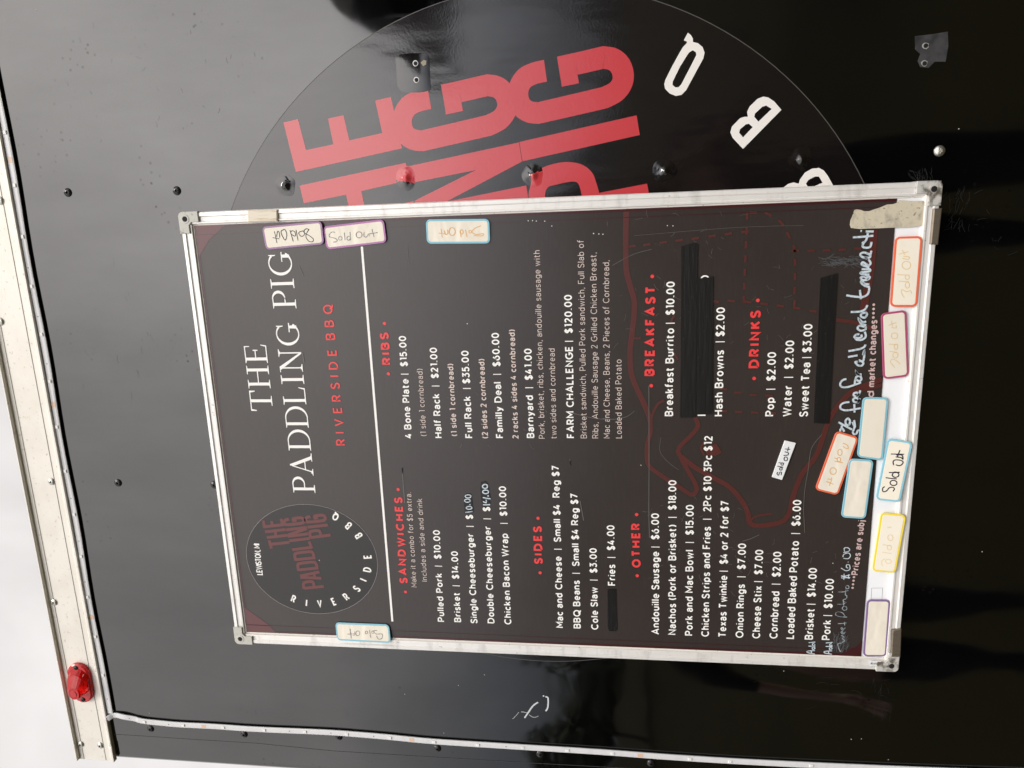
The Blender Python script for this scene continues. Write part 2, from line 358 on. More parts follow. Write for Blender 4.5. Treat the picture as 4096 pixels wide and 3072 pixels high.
def text(mb, s, p0, p1, cap, wt, y, track=.24, slant=0.):
    """stroke lettering from measured baseline start p0 to end p1 (photo points), cap height and stroke in metres"""
    a, b = at(*p0, y), at(*p1, y)
    L = (b - a).length; e = (b - a) / L; u = Vector((-e.y, e.x))
    pos = 0; lay = []
    for ch in s:
        if ch == ' ': pos += .44; continue
        w, st = G[ch]; lay.append((pos, st, ch)); pos += w + wt / cap * .75 + track
    nat = pos - track
    sx = L / (nat * cap)
    for x0, st, ch in lay:
        w = wt * TH.get(ch, 1)
        for q in st:
            pts = []
            for x, yy in q:
                X_ = (x0 + x) * cap * sx + wt * .4
                Y_ = wt / 2 + yy * (cap - wt)
                pts.append(a + e * (X_ + slant * Y_) + u * Y_)
            mb.ribbon(pts, w, y)

# ------------------------------------------------------------------ setting: ground, far trees, canopy tent (seen mirrored in the gloss)
GRASS = mat('dark worn grass', (.030, .027, .007), .95, spec=.1, noise=[(.6, .4, .7, (.020, .020, .005), None), (30, .4, .7, (.040, .032, .010), None)])
g = MB(); g.v = [(-300, -300, 0), (300, -300, 0), (300, 300, 0), (-300, 300, 0)]; g.f = [(0, 1, 2, 3)]
go = g.build('ground', GRASS, kind='structure')
LEAF = mat('dark leaf', (.035, .05, .018), .7, noise=[(3, .4, .7, (.055, .07, .022), None)]); BARK = mat('bark', (.09, .07, .05), .9)
def tree_mesh(hgt, r, n, rnd):
    c = MB()
    cl = [(Vector((rnd.gauss(0, .45) * r, rnd.gauss(0, .45) * r, hgt * (.35 + .6 * rnd.random()))), r * rnd.uniform(.25, .5)) for _ in range(16)]
    for i in range(n):
        o, q = rnd.choice(cl)
        d = Vector((rnd.gauss(0, 1), rnd.gauss(0, 1), rnd.gauss(0, 1))).normalized() * q * rnd.random() ** .4
        p = o + d; k = rnd.uniform(.18, .4)
        a = Vector((rnd.gauss(0, 1), rnd.gauss(0, 1), rnd.gauss(0, 1))).normalized(); b2 = a.orthogonal().normalized()
        b = len(c.v); c.v += [tuple(p + a * k), tuple(p + b2 * k * .6), tuple(p - a * k), tuple(p - b2 * k * .6)]; c.f.append((b, b + 1, b + 2, b + 3))
    t = MB()
    for i in range(7):
        z = hgt * .75 * i / 6; rr = .05 * r * (1.6 - i / 6) + .03
        t.v += [(rr * math.cos(k * math.pi / 4) + .05 * math.sin(i), rr * math.sin(k * math.pi / 4), z) for k in range(8)]
    for i in range(6):
        for k in range(8):
            t.f.append((i * 8 + k, i * 8 + (k + 1) % 8, i * 8 + 8 + (k + 1) % 8, i * 8 + 8 + k))
    return c, t
trnd = random.Random(3)
TR = [(-52, 30, 5.2), (-45, 31, 4.5), (-39, 31, 4.1), (-33, 30, 4.3), (-26, 30, 4.6), (-19, 34, 4.4), (-11, 38, 4.2), (-3, 40, 4.0), (6, 44, 3.6), (15, 48, 3.3), (24, 46, 3.6), (33, 40, 4.6)]
proto = []
for k in range(3):
    proto.append(tuple(x for x in tree_mesh(1, .42, 900, trnd)))
base_t = []
for i, (az, dist, hh) in enumerate(TR):
    d = dvec(az, 0) * dist
    root = thing('broadleaf_tree', (d.x, d.y, 0), 'dark broadleaf tree of the far row facing the trailer', 'tree', 'far trees mirrored in the trailer side')
    k = i % 3
    if len(base_t) <= k:
        c, t = tree_mesh(6.0, 2.9, 1100, trnd)
        root['_o'] = (0, 0, 0)
        co_, to_ = c.build('crown', LEAF, root), t.build('trunk', BARK, root)
        base_t.append((co_, to_))
    else:
        for src in base_t[k]:
            o = src.copy(); COL.objects.link(o); o.parent = root
    root.scale = (hh / 6 * 1.25, hh / 6 * 1.25, hh / 6); root.rotation_euler.z = i * 1.3

TENTB = mat('black tent fabric', (.012, .012, .012), .7)
LEGM = mat('tent leg', (.25, .25, .26), .4, metal=.7)
dist = 6.0; pc = dvec(16.6, 0) * dist
tx, ty = CAM.x * .4 + .52 + pc.x, pc.y
tz0, tz1 = 1.9 + dist * math.tan(R_(14.6)), 1.9 + dist * math.tan(R_(17.4))
tent = thing('canopy_tent', (tx + 1.5, ty - 1.5, 0), 'black pop-up canopy tent mirrored at the top edge of the trailer side', 'tent')
m = MB(); a = (tx, ty, tz1); b_ = (tx + 3, ty, tz1); c_ = (tx + 3, ty - 3, tz1); d_ = (tx, ty - 3, tz1); ap = (tx + 1.5, ty - 1.5, tz1 + 1.35)
m.v = [a, b_, c_, d_, ap]; m.f = [(0, 1, 4), (1, 2, 4), (2, 3, 4), (3, 0, 4)]
m.build('canopy', TENTB, tent)
m = MB()
m.v = [(p[0], p[1], z) for p in (a, b_, c_, d_) for z in (tz0, tz1 - .002)]
m.f = [(0, 2, 3, 1), (2, 4, 5, 3), (4, 6, 7, 5), (6, 0, 1, 7)]
m.build('valance', TENTB, tent)
for p in (a, b_, c_, d_):
    m = MB(); m.box((p[0] - .02, p[1] - .02, 0), (p[0] + .02, p[1] + .02, tz0 - .002)); m.build('leg', LEGM, tent)

# ------------------------------------------------------------------ two people facing the trailer (mirrored as dark shapes in its lower gloss)
SKIN = mat('skin', (.42, .27, .20), .5); SHIRT = mat('black cotton shirt', (.012, .012, .013), .85); JEANS = mat('dark trousers', (.014, .015, .019), .9)
SHOE = mat('dark shoe', (.02, .02, .02), .6); HAIR = mat('dark brown hair', (.03, .02, .014), .6); EYE = mat('eye', (.5, .5, .48), .2)
def person(loc, rotz, label, hands, elbows, sleeve):
    """one continuous skinned figure, 1.74 m tall, facing +Y before rotz; hands / elbows: (left, right) positions in its own frame"""
    V = []; E_ = []; Rr = []
    def add(p, r, parent=None):
        V.append(p); Rr.append(r if isinstance(r, tuple) else (r, r))
        if parent is not None: E_.append((parent, len(V) - 1))
        return len(V) - 1
    pel = add((0, 0, .95), (.155, .105)); wa = add((0, .01, 1.10), (.135, .095), pel); ch_ = add((0, 0, 1.28), (.155, .11), wa); nb = add((0, -.01, 1.43), (.075, .07), ch_)
    nk = add((0, .0, 1.50), (.052, .052), nb); jw = add((0, .015, 1.56), (.062, .07), nk); hd = add((0, .015, 1.63), (.074, .092), jw); tp = add((0, .0, 1.70), (.060, .072), hd)
    add((0, .115, 1.60), .011, hd); 
    for sd in (-1, 1):
        add((sd * .084, .0, 1.61), .014, hd)
        sh_j = add((sd * .175, -.01, 1.395), .060, ch_); ex, ey, ez_ = elbows[(sd + 1) // 2]; hx, hy, hz = hands[(sd + 1) // 2]
        mid = add(((sd * .175 + ex) / 2, (ey - .01) / 2, (1.395 + ez_) / 2), .050, sh_j); el = add((ex, ey, ez_), .040, mid)
        wr = add((hx, hy, hz), (.027, .024), el)
        d = (Vector((hx, hy, hz)) - Vector((ex, ey, ez_))).normalized(); side = d.cross(Vector((0, 1, 0) if abs(d.y) < .7 else (0, 0, 1))).normalized()
        pm = add(tuple(Vector((hx, hy, hz)) + d * .055), (.036, .016), wr)
        for k, (off, ln) in enumerate(((-.030, .060), (-.010, .074), (.010, .080), (.029, .070))):
            b = Vector((hx, hy, hz)) + d * .085 + side * off
            f1 = add(tuple(b), .009, pm); f2 = add(tuple(b + d * ln * .55 + Vector((0, .012, 0))), .0085, f1); add(tuple(b + d * ln * .9 + Vector((0, .030, -.004))), .007, f2)
        t1 = add(tuple(Vector((hx, hy, hz)) + d * .03 - side * .040 * sd + Vector((0, .01, 0))), .011, wr); add(tuple(Vector((hx, hy, hz)) + d * .075 - side * .052 * sd + Vector((0, .02, 0))), .009, t1)
        hp = add((sd * .095, 0, .86), (.088, .095), pel); kn = add((sd * .105, .015, .50), .058, hp); an = add((sd * .11, -.01, .095), .040, kn); add((sd * .125, .13, .045), (.042, .035), an)
    me = bpy.data.meshes.new('person'); me.from_pydata(V, E_, []); o = bpy.data.objects.new('person_rig', me); COL.objects.link(o)
    sk = o.modifiers.new('skin', 'SKIN'); sk.use_smooth_shade = True
    for i_, r_ in enumerate(Rr): me.skin_vertices[0].data[i_].radius = r_
    me.skin_vertices[0].data[0].use_root = True
    ss = o.modifiers.new('sub', 'SUBSURF'); ss.levels = ss.render_levels = 2
    bpy.context.view_layer.update()
    body_m = bpy.data.meshes.new_from_object(o.evaluated_get(bpy.context.evaluated_depsgraph_get()))
    bpy.data.objects.remove(o); body_m.name = 'person'
    body_m.materials.clear()
    for m_ in (SKIN, SHIRT, JEANS, SHOE): body_m.materials.append(m_)
    hv = [Vector(h_) for h_ in hands]; ev = [Vector(e_) for e_ in elbows]
    for p in body_m.polygons:
        c = p.center; mi = 1
        if c.z > 1.47: mi = 0
        if c.z < .98: mi = 2
        if c.z < .09: mi = 3
        for e_, h_ in zip(ev, hv):
            if (c - h_).length < .20 and abs(c.x) > .0 and (c - (e_ + (h_ - e_) * sleeve)).dot(h_ - e_) > 0: mi = 0
            elif (c - (e_ + (h_ - e_) * sleeve)).dot(h_ - e_) > 0 and (c - (e_ + h_) / 2).length < .2: mi = 0
        p.material_index = mi; p.use_smooth = True
    root = bpy.data.objects.new('person', body_m); COL.objects.link(root); root.location = loc; root.rotation_euler.z = rotz; root['_o'] = (0, 0, 0)
    tag(root, label, 'person', 'people facing the trailer')
    h_ = MB(); NS = 20
    for k in range(9):
        t = k / 8; a = R_(100 * t)
        for i in range(NS):
            b = i * 2 * math.pi / NS; rr = math.sin(a); back = .5 - .5 * math.sin(b)
            h_.v.append((.094 * rr * math.cos(b), -.005 + .108 * rr * math.sin(b) - .012 * back, 1.665 + .115 * math.cos(a) * (1 if t < .6 else 1 + .9 * back)))
    for k in range(8):
        for i in range(NS): j = (i + 1) % NS; h_.f.append((k * NS + i, (k + 1) * NS + i, (k + 1) * NS + j, k * NS + j))
    h_.build('hair', HAIR, root, smooth=True)
    for sd in (-1, 1):
        e_ = MB(); e_.disc((sd * .031, 1.64), .011, .112, 10, .007); e_.v = [(x, y, z) for x, y, z in e_.v]; e_.build('eye', EYE, root)
    return root
px_, py_ = CAM.x, CAM.y
person((px_ + .03, py_ - .43, 0), 0, 'photographer in black shirt holding a phone up toward the menu board', ((-.075, .36, 1.46), (.045, .36, 1.46)), ((-.25, .10, 1.17), (.26, .10, 1.17)), .35)
person((-.74, -1.35, 0), R_(-12), 'bystander in black shirt with bare forearms hanging beside the photographer', ((-.27, .06, .86), (.27, .06, .86)), ((-.25, -.02, 1.12), (.25, -.02, 1.12)), .1)
m = MB(); m.box((px_ - .058, py_ - .016, CAM.z - .135), (px_ + .018, py_ - .007, CAM.z + .022)); tag(m.build('smartphone', mat('dark phone glass', (.01, .01, .012), .15)), 'dark smartphone held upright by the photographer', 'phone')

# ------------------------------------------------------------------ the trailer
TR_ = thing('food_trailer', (1.2, 1.0, 0), 'glossy black food trailer side with aluminium top rail and round red lettered decal', 'trailer')
XE = -.229                                   # rear edge of the side wall
m = MB()
ZB, ZT_ = Z0 - .92, Z0 + 1.190
prof = [(3.4, YW), (XE + .012, YW), (XE + .006, YW + .0012), (XE + .002, YW + .004), (XE, YW + .012), (XE, 2.0), (3.4, 2.0)]
n = len(prof)
# the front face carries a fine grid so that its slight waviness stays smooth
m.v = [(x, y, z) for z in (ZB, ZT_) for x, y in prof]
for i in range(n):
    j = (i + 1) % n; m.f.append((j, i, n + i, n + j))
m.f.append(tuple(range(n))); m.f.append(tuple(n + n - 1 - i for i in range(n)))
body = m.build('body', BLACK, TR_)

# top rail: lip, face, lip, pressed from one sheet and running out of the picture
YL, YF = .0085, .0140
zt = at(180, 2418, YL).y; zt2 = at(186, 2418, YL).y
zb = at(333, 2418, .0105).y; zb2 = at(340, 2418, .0105).y
xr = 3.4; xl = at(300, 3047, YL).x
pr = [(YW + .03, zt + .0005), (YL + .002, zt), (YL, zt - .001), (YL, zt2), (YL + .0015, zt2 - .0010), (YF, zt2 - .0005), (YF, zb + .004), (.0112, zb + .0012), (.0105, zb), (.0105, zb2), (.0115, zb2 - .0008), (YW - .0005, zb2 - .0004), (YW - .0005, zb2 + .013)]
m = MB(); k = len(pr)
m.v = [(xl + (.001 if y > .0125 else .008), y, z) for y, z in pr] + [(xr, y, z) for y, z in pr]
for i in range(k - 1): m.f.append((i, k + i, k + i + 1, i + 1))
m.f.append(tuple(range(k))[::-1])
rail = m.build('top_rail', ALU, TR_)
for q, (y0, y1, za, zc) in enumerate(((YL - .0004, YF + .0005, zt + .0004, zt2 - .0013), (.0101, YF + .0005, zb + .0006, zb2 - .0012))):   # rolled lip ends
    m = MB(); rr = (za - zc) / 2
    m.prism([(xl + .03, zc), (xl + .03, za)] + [(xl + rr * .9 + rr * .9 * math.cos(R_(a)) + .0015, za - rr + rr * math.sin(R_(a))) for a in range(90, 271, 20)], y0, y1, .0008)
    m.build('rail_end_cap', LIPM, TR_)
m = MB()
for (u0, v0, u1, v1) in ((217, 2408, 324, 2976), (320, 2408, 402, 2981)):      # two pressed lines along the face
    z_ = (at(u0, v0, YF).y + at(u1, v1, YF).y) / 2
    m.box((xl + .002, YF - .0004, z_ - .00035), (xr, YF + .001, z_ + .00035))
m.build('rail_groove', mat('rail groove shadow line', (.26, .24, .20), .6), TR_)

def screw(pos, r, mt, dark=True, name='screw', parent=None, hgt=.45):
    """pan head screw with a star recess; pos on the surface, facing -Y"""
    m = MB(); x0, y0, z0 = pos; NS = 24
    star = lambda a, lo, hi: lo + (hi - lo) * (.5 + .5 * math.cos(6 * a))
    rings = [(lambda a: 0.02 * r, -.02 * r), (lambda a: star(a, .20, .34) * r, -.04 * r), (lambda a: star(a, .22, .36) * r, -hgt * r), (lambda a: .55 * r, -hgt * .86 * r), (lambda a: .80 * r, -hgt * .6 * r), (lambda a: .95 * r, -hgt * .3 * r), (lambda a: r, 0)]
    tw = random.random()
    for f_, dy in rings:
        for i in range(NS):
            a = i * 2 * math.pi / NS
            m.v.append((x0 + f_(a) * math.cos(a + tw), y0 + dy, z0 + f_(a) * math.sin(a + tw)))
    for k in range(len(rings) - 1):
        for i in range(NS):
            j = (i + 1) % NS; m.f.append((k * NS + i, (k + 1) * NS + i, (k + 1) * NS + j, k * NS + j))
    m.f.append(tuple(range(NS))[::-1])
    return m.build(name, mt, parent or TR_, smooth=False)
for (u, v), y in (((217, 2408), YF), ((324, 2976), YF), ((402, 2981), YF), ((3, 1286), YF), ((2, 803), YF)):
    p = at(u, v, y); screw((p.x, y, p.y), .0056, SCRS)
p = at(209, 1926, YF); screw((p.x, YF, p.y + .001), .0056, SCRS)
for u, v in [(272, 770), (708, 763), (473, 1931), (858, 1939), (603, 2915), (977, 2937), (1356, 2947), (1750, 2993), (2161, 3015), (2604, 3052), (3100, 3100)]:
    p = at(u, v, YW); screw((p.x, YW, p.y), .0058, SCRB)
p = at(3758, 604, YW); screw((p.x, YW, p.y), .0062, mat('bare bright screw', (.65, .63, .58), .18, metal=.9), hgt=.6)

# fold line in the side sheet near the rear edge
m = MB(); m.ribbon(xz(R6([(720, 1440), (1300, 1478), (1659, 1500)]) + R7([(500, 1550), (1659, 1620)]) + [(3100, 3105)], YW - .0003), .0007, YW - .0003)
m.build('sheet_seam', mat('seam edge', (.05, .05, .05), .3), TR_)

# ---------- round decal
DC, DR = at(2048, 1536, YD), .4321
DC = Vector((.41320, .46040 + Z0))
m = MB(); m.disc(DC, DR, YD, 160); decal = m.build('round_decal', FILM, TR_)
m = MB(); m.ribbon([DC + Vector((math.cos(i * math.pi / 80), math.sin(i * math.pi / 80))) * (DR + .0002) for i in range(160)], .0009, YD - .0001, closed=True)
m.build('film_edge', EDGE, decal)
YR = YD - .00025
m = MB()
m.tri2([xz(R2([(178, 794), (272, 772), (325, 973), (501, 935), (467, 769), (567, 746), (605, 910), (818, 862), (773, 651), (875, 628), (946, 962), (258, 1115)]), YR)], YR)
m.tri2([xz(R2([(283, 1203), (970, 1055), (995, 1168), (683, 1238), (725, 1440), (625, 1440), (583, 1262), (310, 1317)]), YR - .00004)], YR - .00004)
N_ = R2([(985, 1078)]) + R3([(45, 923), (65, 1047)]) + R2([(1232, 1308)]) + R3([(92, 1202), (115, 1340)]) + R2([(1045, 1500), (1030, 1300), (1425, 1102), (1000, 1187)])
m.tri2([xz(N_, YR - .00008)], YR - .00008)
m.tri2([xz(R2([(800, 1348), (1025, 1303), (1048, 1420), (820, 1460)]), YR - .00004)], YR - .00004)
m.tri2([xz(R3([(48, 920), (808, 747), (828, 875), (68, 1045)]), YR)], YR)
gp = [(217, 459), (150, 474), (85, 505), (48, 560), (40, 625), (62, 690), (112, 725), (170, 733), (400, 680), (600, 633), (672, 595), (713, 540), (720, 480), (697, 420), (650, 383), (590, 373), (440, 408), (303, 438)]
for dx, dy in ((0, 0), (-463.6, 111)):
    q = [(u + dx, v + dy) for u, v in R3(gp)]
    m.ribbon(xz(crom(q[:8], 5)[:-1] + [q[7]] + crom(q[7:10], 2)[1:] + crom(q[9:16], 5)[1:] + q[16:], YR), .0241, YR - .0001)
    m.tri2([xz([(u + dx, v + dy) for u, v in R3([(303, 425), (415, 428), (434, 540), (323, 563)])], YR)], YR - .0003)
pb = crom([(165, 1440), (110, 1290), (125, 1190), (180, 1100), (270, 1062), (370, 1050), (460, 1070), (520, 1120), (548, 1190), (565, 1250)], 4)
ih = crom([(217, 1300), (215, 1250), (235, 1212), (280, 1198), (375, 1178), (420, 1182), (440, 1215), (455, 1285)], 3)
m.tri2([xz(R3([tuple(q) for q in pb] + [(875, 1190), (900, 1320), (480, 1400)]), YR), xz(R3([tuple(q) for q in ih] + [(470, 1370), (235, 1420)]), YR)], YR - .00015)
m.build('red_lettering', REDF, decal)
m = MB()
def loop(vw, pts, n=4): return [tuple(q) for q in crom(vw(pts), n, True)]
m.tri2([xz(R3([(1140, 212), (1160, 228), (1172, 250), (1173, 272), (1205, 280), (1235, 305), (1248, 340), (1240, 378), (1185, 480), (1128, 585), (1098, 615), (1062, 622), (1022, 606), (992, 575), (986, 545), (995, 515), (1040, 425), (1090, 335), (1108, 305), (1130, 282), (1135, 270), (1113, 262)]), YR),
        xz(R3([(1150, 338), (1172, 326), (1192, 338), (1194, 358), (1150, 445), (1098, 545), (1080, 565), (1058, 566), (1040, 550), (1042, 528), (1090, 430), (1140, 350)]), YR)], YR)
m.tri2([xz(R3([(1497, 965), (1430, 893), (1415, 858), (1425, 820), (1478, 766), (1505, 757), (1528, 757), (1524, 725), (1540, 690), (1592, 640), (1630, 626), (1662, 632), (1700, 658), (1746, 712)]), YR),
        xz(R3([(1497, 890), (1472, 860), (1478, 838), (1515, 806), (1535, 802), (1560, 824)]), YR),
        xz(R3([(1597, 788), (1570, 757), (1575, 735), (1622, 692), (1648, 684), (1683, 706)]), YR)], YR)
m.tri2([xz(R4([(20, 1290), (85, 1227), (130, 1192), (165, 1182), (200, 1190), (206, 1165), (240, 1118), (285, 1093), (330, 1088), (362, 1105), (388, 1140), (424, 1205), (260, 1330)]), YR),
        xz(R4([(265, 1222), (246, 1190), (262, 1166), (305, 1144), (330, 1144), (354, 1184)]), YR)], YR)
m.build('white_lettering', WHTF, decal)
# screw heads pushing through the film
def dome(c, r, hgt, mt, name, parent, wob=.12, sq=1.):
    m = MB(); NS, K = 26, 10; ph = [random.uniform(-1, 1) for _ in range(3)]
    for k in range(K + 1):
        t = k / K
        for i in range(NS):
            a = i * 2 * math.pi / NS
            rr = r * t * (1 + wob * (ph[0] * math.cos(2 * a) + ph[1] * math.sin(3 * a) + .5 * ph[2] * math.cos(5 * a)))
            nub = max(0, 1 - math.hypot(rr * math.cos(a) + .0008, rr * math.sin(a) + .0012) / .0052) ** .7
            yy = hgt * (.42 * (1 - t) ** 1.15 + .75 * nub * (1 - t * .5)) + .00015 * math.sin(4 * a + ph[0] * 3) * t * (1 - t) * 4 + random.uniform(-.00011, .00011) * (0 < t < .95)
            m.v.append((c.x + rr * math.cos(a), YD - .0004 - yy, c.y + rr * math.sin(a) * sq))
    for k in range(K):
        for i in range(NS):
            j = (i + 1) % NS; m.f.append((k * NS + i, (k + 1) * NS + i, (k + 1) * NS + j, k * NS + j))
    return m.build(name, mt, parent, smooth=True)
for (u, v, mt) in ((1141, 741, FILM), (1623, 713, REDF), (2131, 700, FILM), (2656, 682, FILM), (3202, 636, FILM)):
    c_ = at(u, v, YD); o_ = dome(c_, .0135, .0036, mt, 'screw_bump', decal)
    if u in (1623, 2131):                 # the print runs over these two bumps
        o_.data.materials.append(FILM if u == 1623 else REDF); oo = Vector(decal['_o'])
        for p_ in o_.data.polygons:
            q_ = p_.center + oo - Vector((c_.x, 0, c_.y))
            if (u == 1623 and q_.x < -.0042 + .15 * q_.z) or (u == 2131 and q_.x < .0015 - .3 * q_.z and q_.z < .002): p_.material_index = 1
# old bracket scar under the film with two open holes
m = MB()
cols = ((905, .0000, 380, 560), (935, .0004, 352, 600), (1000, .0007, 345, 606), (1045, .00085, 345, 604), (1085, .0006, 345, 600), (1108, .0003, 350, 596), (1122, .0000, 372, 580))
for cx_, off, y0_, y1_ in cols:
    for t_ in (0, .12, .5, .88, 1):
        q = at(*R2([(cx_ + 12 * t_, y0_ + (y1_ - y0_) * t_)])[0], YD); m.v.append((q.x, YD - .0002 - off * (1 if 0 < t_ < 1 else .1) - 0, q.y))
for i in range(6):
    for k_ in range(4): m.f.append((i * 5 + k_, i * 5 + k_ + 1, i * 5 + 6 + k_, i * 5 + 5 + k_))
m.build('bracket_scar', FILM, decal, smooth=True)
m = MB()
for x, y in ((1035, 412), (1041, 519)): m.disc(at(*R2([(x, y)])[0], YD), .0034, YD - .0016)
m.build('hole_rim', SILV, decal)
m = MB()
for x, y in ((1036, 413), (1042, 520)): m.disc(at(*R2([(x, y)])[0], YD), .0024, YD - .0019)
m.build('drill_hole', HOLE, decal)
m = MB(); m.tri2([xz(R2([(1068, 408), (1088, 390), (1106, 395), (1104, 420), (1085, 430)]), YD)], YD - .0013); m.build('glue_flake', mat('dry glue', (.30, .27, .20), .7), decal)
# second scar lower on the wall
m = MB(); m.tri2([xz(R4([(950, 235), (1060, 222), (1165, 205), (1168, 300), (1150, 400), (1080, 400), (1040, 440), (985, 435), (968, 395), (985, 350), (952, 320)]), YW)], YW - .0003); sc = m.build('paint_scuff', SCUFF, TR_)
m = MB()
for x, y in ((1021, 297), (1013, 412)): m.tri2([[tuple(at(*R4([(x + 22 * math.cos(i * .7) * random.uniform(.7, 1.25), y + 22 * math.sin(i * .7) * random.uniform(.7, 1.2))])[0], YW)) for i in range(9)]], YW - .0005)
m.build('hole_rim', mat('chipped hole rim', (.30, .29, .28), .6), sc)
m = MB()
for x, y in ((1021, 297), (1013, 412)): m.disc(at(*R4([(x, y)])[0], YW), .0024, YW - .0008)
m.build('drill_hole', HOLE, sc)
# chalk marks and scratches on the paint
m = MB(); yy = YW - .0003
m.ribbon(xz(crom(Z8([(815, 1050), (930, 880), (1050, 715), (1190, 615)])), yy), .0022, yy)
m.ribbon(xz(crom(Z8([(1395, 465), (1460, 490), (1470, 640), (1450, 780), (1400, 860)])), yy), .0022, yy)
m.ribbon(xz(crom(Z8([(720, 880), (790, 885), (880, 905)])), yy), .0008, yy)
m.ribbon(xz(crom(Z8([(945, 960), (1040, 1022), (1130, 1025), (1200, 990)])), yy), .0007, yy)
m.ribbon(xz(Z8([(490, 1075), (600, 965), (665, 885)]), yy), .0006, yy)
m.disc(at(*Z8([(1343, 440)])[0], yy), .0012, yy)
m.build('chalk_scribble', mat('pale chalk', (.58, .60, .62), .7), TR_)
m = MB(); rr = random.Random(11)
def scr(mb, x0, y0, x1, y1, n, vw, L, w, y, angle=None):
    for _ in range(n):
        cx_, cy_ = rr.uniform(x0, x1), rr.uniform(y0, y1); a = (angle if angle is not None else rr.uniform(0, 6.3)) + rr.gauss(0, .25); l = L * rr.uniform(.3, 1)
        k = rr.uniform(-.25, .25)
        pts = [(cx_, cy_), (cx_ + l * .5 * math.cos(a), cy_ + l * .5 * math.sin(a)), (cx_ + l * math.cos(a + k), cy_ + l * math.sin(a + k))]
        mb.ribbon(xz(crom(vw(pts), 3), y), w * rr.uniform(.5, 1.2), y)
scr(m, 960, 1080, 1060, 1170, 34, R4, 60, .00022, yy, 1.5)
scr(m, 890, 1100, 980, 1170, 12, R4, 50, .00022, yy, .7)
scr(m, 1160, 1180, 1320, 1500, 26, R4, 90, .0002, yy, 1.9)
scr(m, 1000, 1250, 1659, 1659, 12, R4, 70, .0002, yy)
scr(m, 200, 1050, 780, 1300, 16, R8, 80, .0002, yy, .1)
scr(m, 680, 1050, 810, 1300, 14, R8, 90, .0002, yy, 1.6)
scr(m, 300, 100, 1659, 1000, 26, R1, 40, .00018, yy, 1.4)
scr(m, 500, 0, 1000, 900, 14, R5, 60, .00018, yy, 1.3)
m.build('scratch_marks', mat('fine paint scratch', (.032, .032, .032), .5), TR_, kind='stuff')
m = MB()
for (x, y, vw) in ((235, 62, R1), (968, 1303, R6), (1236, 835, R4), (1480, 1055, R7), (1312, 1123, R7), (963, 1180, R7), (1217, 1433, R7), (780, 1605, R8), (1388, 257, R8), (102, 1030, R8), (540, 1473, R8), (605, 1470, R8)):
    m.disc(at(*vw([(x, y)])[0], yy), .0007, yy, 6)
m.build('dust_flecks', DUSTM, TR_, kind='stuff')

# red marker lamp on the rail
lc = at(318, 2735, YF - .006); lampL, lampW, lampH = .0335, .0175, .021
ml = MB(); mt_ = MB()
def stadium(l, w, n=9): return [(l - w + w * math.cos(R_(-90 + 180 * i / n)), w * math.sin(R_(-90 + 180 * i / n))) for i in range(n + 1)] + [(-(l - w) - w * math.cos(R_(-90 + 180 * i / n)), -w * math.sin(R_(-90 + 180 * i / n))) for i in range(n + 1)]
def loft(mb, rings):
    n = len(rings[0][0]); b = len(mb.v)
    for ring, y in rings: mb.v += [(lc.x + px, (y(px) if callable(y) else y), lc.y + pz) for px, pz in ring]
    for k in range(len(rings) - 1):
        for i in range(n):
            j = (i + 1) % n; mb.f.append((b + k * n + j, b + k * n + i, b + (k + 1) * n + i, b + (k + 1) * n + j))
    mb.f.append(tuple(b + n - 1 - i for i in range(n))[::-1]); e = b + (len(rings) - 1) * n; mb.f.append(tuple(e + n - 1 - i for i in range(n)))
loft(ml, [(stadium(lampL - .002, lampW - .002), YF - .0062), (stadium(lampL, lampW), YF - .005), (stadium(lampL, lampW), YF - .0002)])
lamp_b = ml.build('marker_lamp', LENSB, TR_)
m = MB()                                            # domed lens, higher in the middle, cut short at both screw ends
sh_ = lambda l, w, dx: [(x + dx, z) for x, z in stadium(l, w)]
loft(m, [(sh_(.0098, .0085, -.0075), YF - .0205), (sh_(.0120, .0112, -.0062), YF - .0190), (sh_(.0185, .0145, .0004), YF - .0135), (sh_(.0225, .0166, .0036), YF - .0064)])
m.build('lens', LENS, lamp_b)
m = MB()
for k in range(5):                                  # moulded ribs fanning over the lens slope
    a = -.0085 + k * .0040
    b_ = len(m.v)
    for x_, y_ in ((-.001, YF - .0196), (.009, YF - .0158), (.019, YF - .0100)):
        f_ = (x_ + .02) / .026; zc1 = lc.y + a * f_
        m.v += [(lc.x + x_, y_ - .0008 + abs(k - 2) * .0008, zc1 - .0005), (lc.x + x_, y_ - .0008 + abs(k - 2) * .0008, zc1 + .0005), (lc.x + x_, y_ + .002, zc1 + .0005), (lc.x + x_, y_ + .002, zc1 - .0005)]
    for q_ in range(2):
        for r_ in range(4): m.f.append((b_ + q_ * 4 + r_, b_ + q_ * 4 + (r_ + 1) % 4, b_ + q_ * 4 + 4 + (r_ + 1) % 4, b_ + q_ * 4 + 4 + r_))
m.build('lens_rib', LENS, lamp_b)
m = MB(); loft(m, [(sh_(.005, .0045, -.008), YF - .0212), (sh_(.0062, .0058, -.008), YF - .0200)]); m.build('bulb_housing', LENSB, lamp_b)
for s_ in (1, -1): screw((lc.x + s_ * .0275, YF - .0062, lc.y + .001 * s_), .0040, SCRB, parent=lamp_b)

